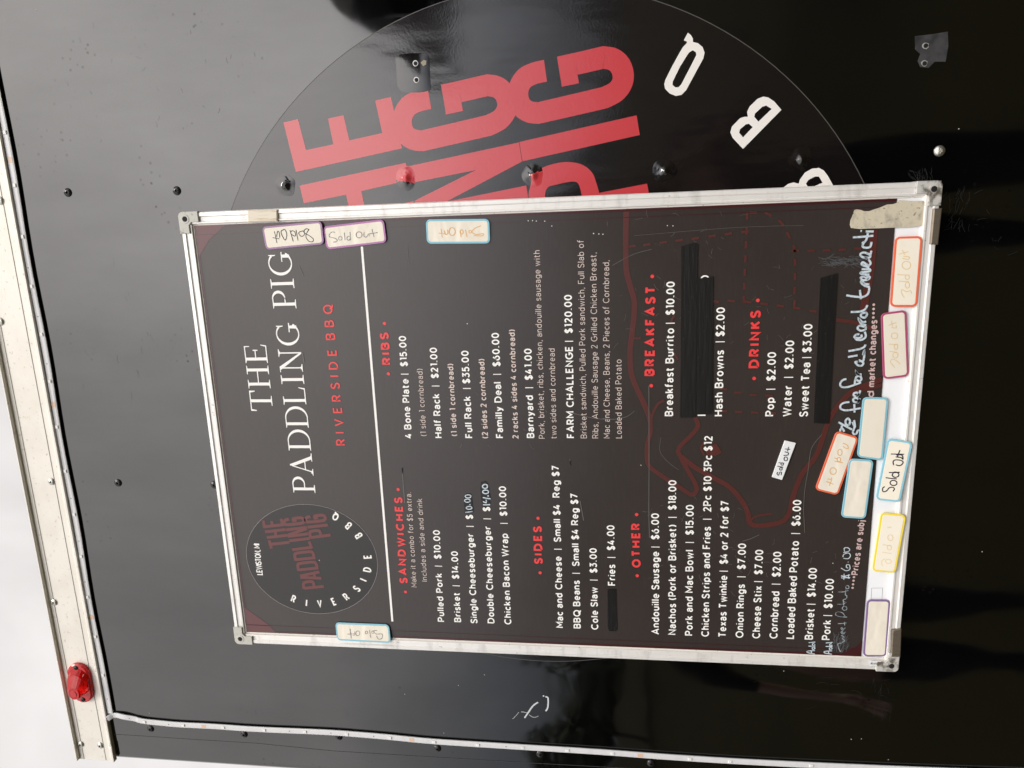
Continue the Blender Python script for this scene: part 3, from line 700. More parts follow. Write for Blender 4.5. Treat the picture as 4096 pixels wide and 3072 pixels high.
# wheels under the trailer
for wx in (1.3, 2.15):
    w = MB(); NS = 28; pf = [(.20, .05), (.32, .04), (.33, .06), (.33, .22), (.32, .24), (.20, .23)]
    for r_, y_ in pf: w.v += [(wx + r_ * math.cos(i * 2 * math.pi / NS), y_ + .1, .33 + r_ * math.sin(i * 2 * math.pi / NS)) for i in range(NS)]
    for k in range(5):
        for i in range(NS): j = (i + 1) % NS; w.f.append((k * NS + i, k * NS + j, (k + 1) * NS + j, (k + 1) * NS + i))
    wo = w.build('wheel', RUBBER, TR_)
    w = MB()
    for r_, y_ in [(.199, .155), (.199, .17), (.12, .2), (.05, .16)]: w.v += [(wx + r_ * math.cos(i * 2 * math.pi / NS), y_, .33 + r_ * math.sin(i * 2 * math.pi / NS)) for i in range(NS)]
    for k in range(3):
        for i in range(NS): j = (i + 1) % NS; w.f.append((k * NS + i, k * NS + j, (k + 1) * NS + j, (k + 1) * NS + i))
    w.f.append(tuple(3 * NS + i for i in range(NS)))
    w.build('rim', RIM, wo)

# ------------------------------------------------------------------ light strips stuck on the wall
def strip(center, width, yfun, label, chips, pads, dots):
    pts = center; m = MB(); n = len(pts); b = 0
    prof_n = 4
    for i, p in enumerate(pts):
        t = (pts[min(i + 1, n - 1)] - pts[max(i - 1, 0)]).normalized(); nn = Vector((-t.y, t.x)); y = yfun(i / (n - 1))
        for (o, dy) in ((-.5, 0), (-.5, -.0014), (-.3, -.0019), (.3, -.0019), (.5, -.0014), (.5, 0)):
            q = p + nn * o * width; m.v.append((q.x, y + dy, q.y))
    for i in range(n - 1):
        for k in range(6):
            l = (k + 1) % 6; m.f.append((i * 6 + k, i * 6 + l, i * 6 + 6 + l, i * 6 + 6 + k))
    m.f.append(tuple(range(6))[::-1]); m.f.append(tuple((n - 1) * 6 + i for i in range(6)))
    o = m.build('light_strip', STRIP); tag(o, label, 'light strip', 'light strips stuck round the trailer side')
    def near(u, v):
        q = at(u, v, YW - .004); i = min(range(n), key=lambda k: (pts[k] - q).length)
        t = (pts[min(i + 1, n - 1)] - pts[max(i - 1, 0)]).normalized(); q = pts[i] + t * (q - pts[i]).dot(t)
        return q, t, yfun(i / (n - 1)) - .0019
    for u, v in chips:
        q, t, y = near(u, v); nn = Vector((-t.y, t.x)); mm = MB()
        mm.prism([q + t * .0024 + nn * .0022, q - t * .0024 + nn * .0022, q - t * .0024 - nn * .0022, q + t * .0024 - nn * .0022], y - .0011, y + .0002, .0004); mm.build('light_chip', CHIP, o)
    for u, v in pads:
        q, t, y = near(u, v); nn = Vector((-t.y, t.x)); mm = MB()
        mm.ribbon([q - t * .0038, q + t * .0038], width * .62, y - .0001)
        mm.build('solder_pad', PAD, o)
    for u, v in dots:
        q, t, y = near(u, v); mm = MB(); mm.disc(q, .0009, y - .0001, 8); mm.build('strip_dot', DOT, o)
ys0 = YW - .0026
top_c = xz([(-60, 330), (8, 760), (32, 960), (62, 1130), (112, 1040 + 306), (157, 1530), (198, 1720), (238, 1900)], ys0)
zc_ = at(363, 2418, ys0).y
xa = at(430, 2850, ys0).x
c1 = [Vector((xa + (1.15 - xa) * i / 40, zc_ + (-.0012 * math.sin(i * .8) if i > 2 else -.001))) for i in range(41)]
strip(c1, .0088, lambda t: YW - .0026, 'straight white light strip under the aluminium top rail',
      R1([(14, 860), (73, 1203), (133, 1534)]) + R5([(194, 197), (255, 508), (314, 811), (368, 1107), (417, 1394)]) + R6([(466, 15), (518, 286), (566, 550), (613, 806), (661, 1055)]),
      R1([(47, 1037)]) + R5([(343, 962)]) + R6([(593, 680)]), R5([(173, 77), (231, 393), (291, 698), (450, 1570)]) + R6([(497, 187), (547, 452), (690, 1210)]))
cv = [(437, 2868), (452, 2862), (475, 2863), (520, 2872), (560, 2882), (590, 2887), (640, 2892), (720, 2899), (860, 2906), (1024, 2917), (1302, 2929), (1430, 2938), (1560, 2949), (1738, 2966), (2048, 2986), (2400, 3008), (2700, 3030), (3072, 3052), (3600, 3076), (4200, 3098)]
c2 = xz([tuple(q) for q in crom(cv, 5)], YW - .003)
strip(c2, .0086, lambda t: YW - .0021 - .004 * max(0, .05 - t) / .05 - .0006 * math.sin(t * 60) * (t < .2), 'wavy white light strip running down the rear edge of the trailer',
      R6([(937, 1362), (1188, 1383), (1447, 1397)]) + R7([(53, 1408), (318, 1420), (588, 1433), (868, 1458), (1155, 1483), (1438, 1505)]) + [(2090, 2990), (2270, 3003), (2450, 3015), (2760, 3036), (2920, 3044), (3245, 3066)],
      R6([(1320, 1388)]) + R7([(1010, 1470)]) + [(2561, 3026)], R6([(837, 1350), (1093, 1378)]) + R7([(215, 1413), (485, 1428), (762, 1447), (1620, 1513)]))

# ------------------------------------------------------------------ the menu board
BW, BH = .610, .610 / .6729
WB = thing('menu_board', (BW / 2, .009, Z0), 'framed dark grey barbecue menu board with white and red lettering on the black trailer', 'menu board')
m = MB(); m.box((.006, .0045, Z0 + .006), (BW - .006, .0164, Z0 + BH - .006)); m.build('panel', WBOARD, WB)
# frame bars: a drawn profile, four of them, mitred under the corner caps
PRF = [(0, .0172), (0, .0022), (.0012, .0004), (.0055, 0), (.0068, .0016), (.0118, .0018), (.0126, .0006), (.0146, .0008)]
INN = [(.0146, .0008), (.0156, .0030), (.0168, .0033), (.0168, .0046)]
def bar(name, prf, mt, side):
    m = MB(); k = len(prf); inv = side in ('t', 'r')
    for e in (0, 1):
        for d, y in prf:
            if side in 'lr':
                x = d if side == 'l' else BW - d; z = d if e == 0 else BH - d
            else:
                z = d if side == 'b' else BH - d; x = d if e == 0 else BW - d
            m.v.append((x, y, z + Z0))
    for i in range(k - 1):
        q = (i, i + 1, k + i + 1, k + i)
        m.f.append(q if side in 'lt' else q[::-1])
    return m.build(name, mt, WB)
for sd in 'lrtb':
    fr = bar('frame_bar', PRF, FRAME, sd)
    q = bar('inner_lip', INN, INLAY, sd); q.parent = fr
for (cx_, cz_, sx, sz, mt) in ((0, 0, 1, 1, DIRTY), (BW, 0, -1, 1, DIRTY), (0, BH, 1, -1, PLAST), (BW, BH, -1, -1, PLAST)):
    T = lambda p: Vector((cx_ + sx * p[0], cz_ + Z0 + sz * p[1]))
    r = .006; rc = [(r - r * math.cos(R_(a)), r - r * math.sin(R_(a))) for a in (0, 22, 45, 68, 90)]
    q = [(-.0006 + x * 1.0, -.0006 + z) for x, z in rc]
    m = MB(); m.prism([T(p) for p in [(-.0006, .0265)] + q + [(.0265, -.0006), (.0265, .0128), (.0165, .0128), (.0128, .0165), (.0128, .0265)]], -.0016, .0174, .0006)
    cp = m.build('corner_cap', mt, WB)
    m = MB(); m.prism([T((.0085 + .0058 * math.cos(i * .6283), .0085 + .0058 * math.sin(i * .6283))) for i in range(10)], -.0021, -.0012, .0003); m.build('hole_boss', mt, cp)
    m = MB(); m.disc(T((.0085, .0085)), .0034, -.00225, 12); m.build('screw_hole', HOLE, cp)
# clips gripping the frame
def clip(poly, y0, mt):
    m = MB(); m.prism(xz(poly, y0), y0, .0168, .0012); return m.build('frame_clip', mt, WB)
clip(ZT([(1100, 90), (1110, 74), (1545, 66), (1548, 243), (1105, 256)]), -.0022, CLIPT)
clip(ZC([(1050, 752), (1222, 745), (1145, 1460), (985, 1452)]), -.002, CLIPB)
clip(Z9([(880, 640), (900, 628), (1060, 598), (1080, 615), (1055, 1195), (850, 1197)]), -.002, CLIPB)
# maker's sticker on the frame
m = MB(); m.tri2([xz(Z9([(405, 1258), (650, 1272), (640, 1375), (400, 1360)]), -.0006)], -.0006); st = m.build('maker_sticker', PAPER, WB)
m = MB(); m.tri2([xz(Z9([(420, 1330), (455, 1285), (462, 1335)]), -.0008)], -.0008); text(m, 'Lockways', Z9([(468, 1338)])[0], Z9([(632, 1338)])[0], .0032, .0004, -.0008); m.build('sticker_lettering', mat('grey print', (.15, .15, .16), .4), st)

# the printed sheet and everything printed on it
sh = [at(*p, YS) for p in (VC([(607, 1562)])[0], VH([(820, 160)])[0])]
z_b = ((sh[0].y + sh[1].y) / 2)
SX0, SX1, SZ1 = .0172, BW - .0172, Z0 + BH - .0172
m = MB(); m.box((SX0, YS, z_b), (SX1, .0044, SZ1)); sheet = m.build('menu_sheet', SHEET, WB)
m = MB(); e = .0030
for p, q in (((SX0, z_b), (SX0, SZ1)), ((SX1, z_b), (SX1, SZ1)), ((SX0, SZ1), (SX1, SZ1))):
    o = Vector((e / 2 if p[0] == SX0 and q[0] == SX0 else -e / 2 if p[0] == SX1 else 0, -e / 2 if p[1] == q[1] else 0))
    m.ribbon([Vector(p) + o, Vector(q) + o], e, YS - .0002)
for x in (SX0 + .0085, SX1 - .0085): m.ribbon([(x, z_b), (x + (.003 if x < .3 else -.003), SZ1)], .0007, YS - .0002)
m.tri2([[(SX0, z_b + .0), (SX0 + .022, z_b), (SX0 + .013, z_b + .008), (SX0 + .008, z_b + .020), (SX0, z_b + .03)]], YS - .0004)
m.build('red_border', SHRED, sheet)
m = MB()
m.tri2([[(SX0, SZ1 - .044), (SX0 + .012, SZ1 - .036), (SX0 + .040, SZ1), (SX0, SZ1)]], YS - .00026); m.build('red_corner', SHRED2, sheet); m = MB()
m.tri2([[(SX1, SZ1 - .042), (SX1, SZ1), (SX1 - .040, SZ1), (SX1 - .018, SZ1 - .018)]], YS - .00026)
m.build('red_corner', SHRED2, sheet)
# pig drawing
yp = YS - .0002; m = MB()
pw = .0066
back = P1([(193, 110), (190, 400), (195, 560), (225, 680), (252, 780), (250, 900), (238, 1000), (222, 1150), (228, 1300)]) + P2([(258, 70), (310, 180), (355, 285), (372, 345)])
m.ribbon(xz([tuple(q) for q in crom(back)], yp), pw, yp)
m.ribbon(xz([tuple(q) for q in crom(P2([(372, 335), (372, 420), (352, 500), (346, 600), (366, 675), (450, 740), (590, 830), (670, 880), (706, 862), (706, 810), (640, 690), (585, 585), (578, 555), (600, 515), (690, 425), (722, 370), (700, 312)]))], yp), .0055, yp)
m.ribbon(xz([tuple(q) for q in crom(P2([(374, 345), (390, 285), (425, 215), (472, 188)]))], yp), .0032, yp)
face = P2([(600, 600), (700, 680), (840, 760), (960, 830), (1050, 935), (1090, 1020), (1100, 1080), (1140, 1108), (1250, 1104), (1350, 1075), (1400, 1005), (1425, 890), (1490, 730), (1590, 600), (1640, 470), (1690, 330), (1770, 210), (1880, 110), (2080, 30)])
m.ribbon(xz([tuple(q) for q in crom(face)], yp), .0062, yp)
m.ribbon(xz([tuple(q) for q in crom(P2([(1110, 1075), (1135, 1050), (1185, 1032), (1270, 1022)]))], yp), .0025, yp)
m.ribbon(xz([tuple(q) for q in crom(P2([(768, 500), (750, 520), (746, 550), (770, 592)]))], yp), .0026, yp)
m.tri2([xz(P2([(775, 545), (820, 515), (858, 508), (880, 540), (898, 572), (850, 596), (790, 590)]), yp)], yp - .00018)
m.ribbon(xz([tuple(q) for q in crom(P1([(2018, 255), (1998, 520), (1965, 720), (1940, 860)]))], yp), .0085, yp)
m.ribbon(xz([tuple(q) for q in crom(P1([(1740, 920), (1900, 945), (2030, 995)]))], yp), .0042, yp)
m.ribbon(xz([tuple(q) for q in crom(P2([(2080, 75), (1950, 105), (1850, 150)]))], yp), .0045, yp)
m.build('pig_outline', PIG, sheet)
dl = 27
m = MB()
for (x, y) in [(235, 378), (345, 366), (465, 350), (583, 335), (703, 320), (826, 303), (946, 287), (1068, 271)]: m.ribbon(xz(P1([(x - dl, y + 4), (x + dl, y - 4)]), yp), .0027, yp)
m.build('dashed_line', PIG, sheet)
m = MB()
for y in (155, 265, 367, 470, 570, 672, 770): m.ribbon(xz(P1([(1092 - y * .04, y - dl), (1090 - y * .04, y + dl)]), yp), .0027, yp)
m.build('dashed_line', PIG, sheet)
m = MB()
for (x, y) in [(850, 785), (967, 780), (1090, 788), (1210, 801), (1330, 817), (1450, 833), (1570, 855)]: m.ribbon(xz(P1([(x - dl, y - 3), (x + dl, y + 4)]), yp), .0027, yp)
m.build('dashed_line', PIG, sheet)
m = MB()
for y in (395, 497, 600, 705, 800): m.ribbon(xz(P1([(1425 + (y < 450) * 2 + 12 * (y > 450), y - dl), (1438 - (y > 700) * 6, y + dl)]), yp), .0027, yp)
m.build('dashed_line', PIG, sheet)
m = MB()
for (x, y) in [(1440, 412), (1555, 410), (1670, 407), (1785, 403), (1900, 395)]: m.ribbon(xz(P1([(x - dl, y + 1), (x + dl, y - 1)]), yp), .0027, yp)
m.build('dashed_line', PIG, sheet)
m = MB()
for (x, y, a) in [(1130, 130, .0), (1240, 142, .5), (1335, 205, .9), (1390, 297, 1.1), (535, 910, -1.1), (560, 1190, 1.0), (275, 1056, 0)]: m.ribbon(xz(P1([(x - dl * math.cos(a), y - dl * math.sin(a)), (x + dl * math.cos(a), y + dl * math.sin(a))]), yp), .0027, yp)
m.build('dashed_line', PIG, sheet)
m = MB()
for (x, y) in [(910, 102), (1015, 128), (1130, 145), (1245, 150), (910, 265), (1020, 270), (1140, 275), (1270, 280)]: m.ribbon(xz(P2([(x - dl, y), (x + dl, y + 3)]), yp), .0027, yp)
m.build('dashed_line', PIG, sheet)

# logo on the menu
def fitell(pts, y):
    q = xz(pts, y); xs = [p.x for p in q]; zs = [p.y for p in q]
    return (min(xs) + max(xs)) / 2, (min(zs) + max(zs)) / 2, (max(xs) - min(xs)) / 2, (max(zs) - min(zs)) / 2
ex, ez, ea, eb = fitell(VD([(690, 450), (790, 1357), (175, 850), (1268, 960)]), YS)
yl = YS - .0003
m = MB(); m.disc((ex, ez), ea, yl, 72, eb); lg = m.build('logo_disc', LOGOC, sheet)
m = MB(); m.ribbon([(ex + ea * math.cos(i * math.pi / 36), ez + eb * math.sin(i * math.pi / 36)) for i in range(72)], .0004, yl - .0001, closed=True); m.build('logo_ring', mat('fine grey ring', (.36, .34, .32), .4), lg)
yt = yl - .0002; ZL = view(960, 2000, .217)
def logo_word(strokes):
    m = MB()
    for q, n_ in strokes: m.ribbon(xz([tuple(p) for p in crom(ZL(q), n_)] if n_ else ZL(q), yt), .0044, yt - .00004)
    m.build('logo_red_lettering', LOGOR, lg)
gg = [(905, 352), (850, 365), (815, 400), (830, 445), (900, 452), (1125, 428), (1178, 392), (1165, 345), (1110, 325), (968, 345)]
logo_word([([(440, 492), (812, 452)], 0), ([(455, 520), (431, 376)], 0), ([(600, 478), (584, 384)], 0), ([(790, 470), (758, 343)], 0), ([(462, 585), (842, 542)], 0), ([(496, 690), (876, 648)], 0), ([(662, 665), (655, 570)], 0), ([(540, 740), (580, 897)], 0), ([(565, 815), (912, 778)], 0)])
dd = lambda dx, dy: [(1030 + dx, 1118 + dy), (1012 + dx, 1020 + dy), (1052 + dx, 978 + dy), (1290 + dx, 952 + dy), (1345 + dx, 978 + dy), (1368 + dx, 1062 + dy)]
logo_word([(gg, 4), ([(975, 335), (988, 382), (1045, 372)], 0), ([(848, 548), (1235, 503)], 0), ([(1232, 522), (882, 648)], 0), ([(882, 668), (1265, 620)], 0), ([(908, 750), (1290, 705)], 0), ([(962, 915), (1332, 868)], 0), ([(1325, 885), (1275, 762)], 0),
           (dd(0, 0), 4), ([(1022, 1098), (1390, 1062)], 0), (dd(55, 190), 4), ([(1077, 1286), (1446, 1250)], 0), ([(1112, 1400), (1466, 1322)], 0), ([(1112, 1425), (1504, 1440)], 0), ([(1362, 1350), (1385, 1440)], 0),
           ([(1178, 1626), (1545, 1592)], 0), ([(1185, 1640), (1170, 1545), (1215, 1512), (1320, 1502), (1355, 1530), (1365, 1610)], 4)])
logo_word([([(x + 395, y - 48) for x, y in gg], 4), ([(1370, 288), (1383, 334), (1438, 324)], 0), ([(1242, 500), (1622, 458)], 0), ([(1295, 692), (1672, 642)], 0), ([(1302, 700), (1290, 605), (1330, 572), (1440, 562), (1478, 592), (1490, 670)], 4)])
m = MB()
for ch, cx_, cy_ in zip('RIVERSIDEBBQ', (568, 676, 785, 902, 1005, 1092, 1147, 1180, 1182, 1108, 1023, 917), (1235, 1268, 1272, 1257, 1217, 1150, 1077, 992, 885, 710, 627, 553)):
    c = at(*VD([(cx_, cy_)])[0], yt); d = Vector((ex, ez)) - c; d = Vector((d.x / ea, d.y / eb * 1.0)).normalized(); e_ = Vector((d.y, -d.x))
    w, stk = G[ch]; cap, wt = .0118, .0021
    for q in stk: m.ribbon([c + e_ * (x - w / 2) * cap * .58 + d * (y - .5) * (cap - wt) for x, y in q], wt, yt)
    if ch == 'E' and cy_ < 900: m.build('logo_river_lettering', INKW, lg); m = MB()
m.build('logo_ring_lettering', INKW, lg)
m = MB(); text(m, 'LEWISTON, MI', VD([(314, 1038)])[0], VD([(288, 780)])[0], .0092, .0015, yt, .12); m.build('logo_town_lettering', INKW, lg)

# serif title
yt = YS - .00045
def serif(mb, ch, o, e, u, cap, adv):
    st, hr = .115, .045
    def P(x, y): return o + e * x * adv + u * y * cap
    def poly(pts, k=[0]): k[0] += 1; mb.tri2([[tuple(P(*p)) for p in pts]], yt - 2e-5 * (k[0] % 9))
    def stem(x, a=0, b=1): poly([(x - st / 2, a), (x + st / 2, a), (x + st / 2, b), (x - st / 2, b)])
    def srf(x, y, w=.18):
        d = 1 if y < .5 else -1
        poly([(x - w, y), (x + w, y), (x + w, y + d * .03), (x + st / 2, y + d * .055), (x + st / 2 - .01, y + d * .09), (x - st / 2 + .01, y + d * .09), (x - st / 2, y + d * .055), (x - w, y + d * .03)])
    def curve(cx, cy, rx_, ry_, a0, a1, n=16):
        t = [a0 + (a1 - a0) * i / n for i in range(n + 1)]
        mb.ribbon([P(cx + rx_ * math.cos(R_(a)), cy + ry_ * math.sin(R_(a))) for a in t], [(hr + (st - hr) * abs(math.cos(R_(a))) ** 1.6) * cap * 1.02 for a in t], yt)
    def bar(x0, x1, y): poly([(x0, y - hr / 2), (x1, y - hr / 2), (x1, y + hr / 2), (x0, y + hr / 2)])
    if ch == 'T':
        stem(.4); srf(.4, 0, .2); bar(.0, .8, 1 - hr / 2)
        for x, s in ((0, 1), (.8, -1)): poly([(x - .01 * s, 1.0), (x + .07 * s, .97), (x + .03 * s, .74), (x - .01 * s, .74)])
    elif ch == 'H':
        for x in (.17, .73): stem(x); srf(x, 0, .17); srf(x, 1, .17)
        bar(.17, .73, .52)
    elif ch == 'E':
        stem(.16); srf(.16, 0, .16); srf(.16, 1, .16); bar(.1, .66, 1 - hr / 2); bar(.1, .68, hr / 2); bar(.16, .5, .52)
        poly([(.62, 1), (.67, 1), (.67, .76), (.64, .76)]); poly([(.63, 0), (.69, 0), (.72, .26), (.69, .26)]); poly([(.48, .41), (.52, .41), (.52, .63), (.48, .63)])
    elif ch == 'P':
        stem(.16); srf(.16, 0, .17); srf(.16, 1, .16); bar(.16, .40, 1 - hr / 2); bar(.16, .40, .46); curve(.36, .73 - .01, .27, .265, 90, -90)
    elif ch == 'D':
        stem(.16); srf(.16, 0, .16); srf(.16, 1, .16); bar(.16, .42, 1 - hr / 2); bar(.16, .42, hr / 2); curve(.40, .5, .42, .48, 90, -90)
    elif ch == 'L':
        stem(.16); srf(.16, 0, .16); srf(.16, 1, .17); bar(.1, .64, hr / 2); poly([(.58, 0), (.65, 0), (.69, .28), (.66, .28)])
    elif ch == 'I':
        stem(.18); srf(.18, 0, .18); srf(.18, 1, .18)
    elif ch == 'N':
        poly([(.14, 0), (.19, 0), (.19, 1), (.14, 1)]); poly([(.73, 0), (.78, 0), (.78, 1), (.73, 1)]); poly([(.06, 1), (.22, 1), (.79, 0), (.72, 0)])
        srf(.16, 0, .15); srf(.76, 1, .15); poly([(0, 1), (.16, 1), (.16, .965), (0, .965)])
    elif ch == 'A':
        poly([(.39, 1.02), (.45, 1.02), (.80, 0), (.66, 0), (.39, .80)]); poly([(.41, .94), (.37, .94), (.09, 0), (.14, 0)]); bar(.2, .62, .34)
        srf(.73, 0, .17); srf(.11, 0, .14)
    elif ch == 'G':
        curve(.46, .5, .40, .48, 48, 300, 20); curve(.46, .5, .40, .48, 300, 330, 4); poly([(.66, .06), (.78, .10), (.78, .42), (.67, .42)]); bar(.52, .88, .42)
        poly([(.72, .84), (.75, .97), (.78, .97), (.78, .68), (.75, .68)])
SW = {'T': .80, 'H': .90, 'E': .72, 'P': .64, 'A': .90, 'D': .83, 'L': .70, 'I': .36, 'N': .92, 'G': .86, ' ': .34}
m = MB()
def title(s_, p0, p1, cap, tr):
    a, b = at(*p0, yt), at(*p1, yt); L = (b - a).length; e_ = (b - a) / L; u_ = Vector((-e_.y, e_.x))
    nat = sum(SW[c] for c in s_) + tr * (len(s_) - 1); k = L / nat; x = 0
    for c in s_:
        if c != ' ': serif(m, c, a + e_ * x * k, e_, u_, cap, k)
        x += SW[c] + tr
title('THE', VE([(320, 1232)])[0], VE([(272, 793)])[0], .0310, .10)
title('PADDLING PIG', (1262, 1971), VE([(437, 180)])[0], .0315, .12)
a, b = VD([(1388, 1422)])[0], VE([(908, 143)])[0]
m.build('title_lettering', INKW, sheet); m = MB(); m.ribbon([at(*a, yt), at(*b, yt)], .0030, yt); m.build('divider_line', INKW, sheet)
def lines(part, mt, vw, rows, cap, wt, track=.24, bullets=()):
    for i, (s_, p0, p1) in enumerate(rows):
        mb = MB(); text(mb, s_, vw([p0])[0], vw([p1])[0], cap, wt, yt, track)
        for p in vw(bullets[2 * i:2 * i + 2]): mb.disc(at(*p, yt), .0022, yt)
        mb.build(part, mt, sheet)
lines('menu_line', INKW, VA, [('Pulled Pork  |  $10.00', (578, 1425), (538, 667)), ('Brisket  |  $14.00', (715, 1428), (688, 843)), ('Single Cheeseburger  |  $', (851, 1438), (812, 540)),
              ('Double Cheeseburger  |  $', (992, 1438), (955, 474)), ('Chicken Bacon Wrap   |  $10.00', (1132, 1447), (1087, 303)),
              ('Mac and Cheese  |  Small $4  Reg $7', (1563, 1475), (1528, 133)), ('BBQ Beans  |  Small $4 Reg $7', (1707, 1480), (1683, 365)), ('Cole Slaw  |  $3.00', (1853, 1490), (1839, 817))], .0098, .00178)
lines('menu_line', INKW, VB, [('Fries  |  $4.00', (270, 1065), (262, 667)), ('Andouille Sausage |  $6.00', (560, 1390), (558, 588)), ('Nachos (Pork or Brisket)  |  $18.00', (670, 1392), (673, 368)),
              ('Pork and Mac Bowl  |  $15.00', (781, 1397), (789, 532)), ('Chicken Strips and Fries  |  2Pc $10 3Pc $12', (889, 1404), (913, 75)),
              ('Texas Twinkie |  $4 or 2 for $7', (1003, 1408), (1022, 507)), ('Onion Rings  |  $7.00', (1117, 1412), (1136, 788)), ('Cheese Stix |  $7.00', (1228, 1416), (1250, 830))], .0102, .00178)
lines('menu_line', INKW, VC, [('Cornbread  |  $2.00', (152, 1458), (175, 980)), ('Loaded Baked Potato  |  $6.00', (243, 1460), (285, 693)), ('Brisket |  $14.00', (348, 1464), (372, 1070)), ('Pork |  $10.00', (443, 1466), (466, 1130))], .0104, .0018)
lines('menu_line', INKW, VF, [('4 Bone Plate |  $15.00', (80, 1415), (40, 738)), ('Half Rack  |  $21.00', (280, 1413), (245, 815)), ('Full Rack  | $35.00', (483, 1413), (455, 835)),
              ('Familly Deal  |  $60.00', (687, 1413), (657, 717)), ('Barnyard  |  $41.00', (892, 1413), (874, 822)), ('FARM CHALLENGE |  $120.00', (1158, 1413), (1141, 465))], .0098, .00178)
lines('menu_line', INKW, VG, [('Breakfast Burrito |  $10.00', (485, 1268), (497, 377)), ('Hash Browns  | $2.00', (813, 1268), (830, 548)), ('Pop  |  $2.00', (1153, 1268), (1170, 845)), ('Water  |  $2.00', (1267, 1270), (1290, 768))], .0102, .0018)
lines('menu_line', INKW, VH, [('Sweet Tea | $3.00', (218, 1603), (250, 990))], .0102, .0018)
m = MB(); m.ribbon(xz(VG([(648, 1262), (700, 1262)]), yt), .0018, yt)
m.build('covered_line', INKW, sheet); m = MB(); m.ribbon(xz(VG(arc(697, 362, 27, 24, 180, 360)), yt), .0017, yt)
m.build('covered_line', INKW, sheet)
lines('menu_heading', INKR, VA, [('SIDES', (1392, 945), (1383, 635)), ('SANDWICHES', (272, 1106), (227, 395))], .0116, .0027, .42, [(1370, 1018), (1352, 566), (253, 1177), (192, 327)])
lines('menu_heading', INKR, VB, [('OTHER', (437, 945), (432, 655))], .0116, .0027, .42, [(413, 1000), (409, 594)])
lines('menu_heading', INKR, VE, [('RIBS', (1102, 925), (1085, 715))], .0116, .0027, .42, [(1085, 987), (1058, 653)])
lines('menu_heading', INKR, VG, [('BREAKFAST', (362, 1000), (370, 410)), ('DRINKS', (1055, 948), (1068, 570))], .0122, .0028, .42, [(340, 1066), (347, 341), (1023, 1018), (1047, 500)])
lines('subtitle_lettering', INKR, VE, [('RIVERSIDE BBQ', (800, 1462), (712, 530))], .0128, .0020, .75)
lines('menu_note', INKC, VA, [('Make it a combo for $5 extra.', (347, 1138), (300, 352)), ('Includes a side and drink', (433, 1090), (392, 405))], .0076, .0008)
lines('menu_note', INKC, VF, [('(1 side 1 cornbread)', (176, 1400), (149, 955)), ('Pork, brisket, ribs, chicken, andouille sausage with', (962, 1417), (928, 168)), ('two sides and cornbread', (1040, 1417), (1027, 820)),
              ('Brisket sandwich, Pulled Pork sandwich, Full Slab of', (1240, 1415), (1220, 100)), ('Ribs, Andouille Sausage 2 Grilled Chicken Breast,', (1317, 1415), (1303, 183)),
              ('Mac and Cheese, Beans, 2 Pieces of Cornbread,', (1393, 1415), (1388, 235)), ('Loaded Baked Potato', (1472, 1415), (1470, 893))], .0078, .0008)
lines('menu_note', INKC, VF, [('(1 side 1 cornbread)', (380, 1400), (353, 922)), ('(2 sides 2 cornbread)', (585, 1415), (560, 890)), ('2 racks 4 sides 4 cornbread)', (787, 1417), (762, 695))], .0080, .00138)
m = MB()
text(m, '****Prices are subj', VC([(588, 1186)])[0], VC([(636, 806)])[0], .0084, .0016, yt)
m.build('footnote', INKP, sheet); m = MB(); text(m, 'd', VH([(657, 1474)])[0], VH([(659, 1430)])[0], .0084, .0016, yt); text(m, 'market changes****', VH([(662, 1405)])[0], VH([(684, 850)])[0], .0084, .0016, yt)
m.build('footnote', INKP, sheet)
# marker patches over two old prices and one name, hand lettering
ym = yt - .0003; m = MB()
m.tri2([xz(Z7([(130, 712), (165, 705), (190, 730), (195, 690), (225, 688), (250, 712), (285, 745), (302, 840), (330, 990), (345, 1080), (318, 1130), (340, 1170), (330, 1215), (240, 1258), (165, 1262), (130, 1050), (118, 850)]), ym)], ym); m.build('marker_patch', MARK, sheet); m = MB()
m.tri2([xz(VA([(738, 378), (762, 362), (792, 362), (802, 400), (808, 440), (816, 500), (808, 526), (745, 524), (736, 440)]), ym)], ym); m.build('marker_patch', MARK, sheet); m = MB()
m.tri2([xz(VB([(216, 1092), (240, 1088), (273, 1088), (275, 1180), (281, 1355), (270, 1368), (225, 1366), (217, 1340)]), ym)], ym)
m.build('marker_patch', MARK, sheet)
yh = ym - .0003; m = MB()
H = lambda vw, pts, w, mb=None: (mb or m).ribbon(xz([tuple(q) for q in crom(vw(pts), 4)], yh), w, yh, step=3e-5)
for q in ([(175, 1210), (255, 1212), (335, 1208)], [(178, 1140), (245, 1165), (247, 1100)], [(172, 1052), (260, 1068), (345, 1080)], [(275, 1012), (305, 1020)], ell(235, 925, 65, 40), ell(222, 805, 55, 45)): H(Z7, q, .0016)
for q in ([(750, 517), (808, 510)], ell(780, 480, 24, 12), [(783, 456), (792, 452)], ell(766, 420, 23, 13), ell(772, 384, 24, 13)): H(VA, q, .0013)
m.build('chalk_price', CHALK, sheet); m = MB()
hw = .0024
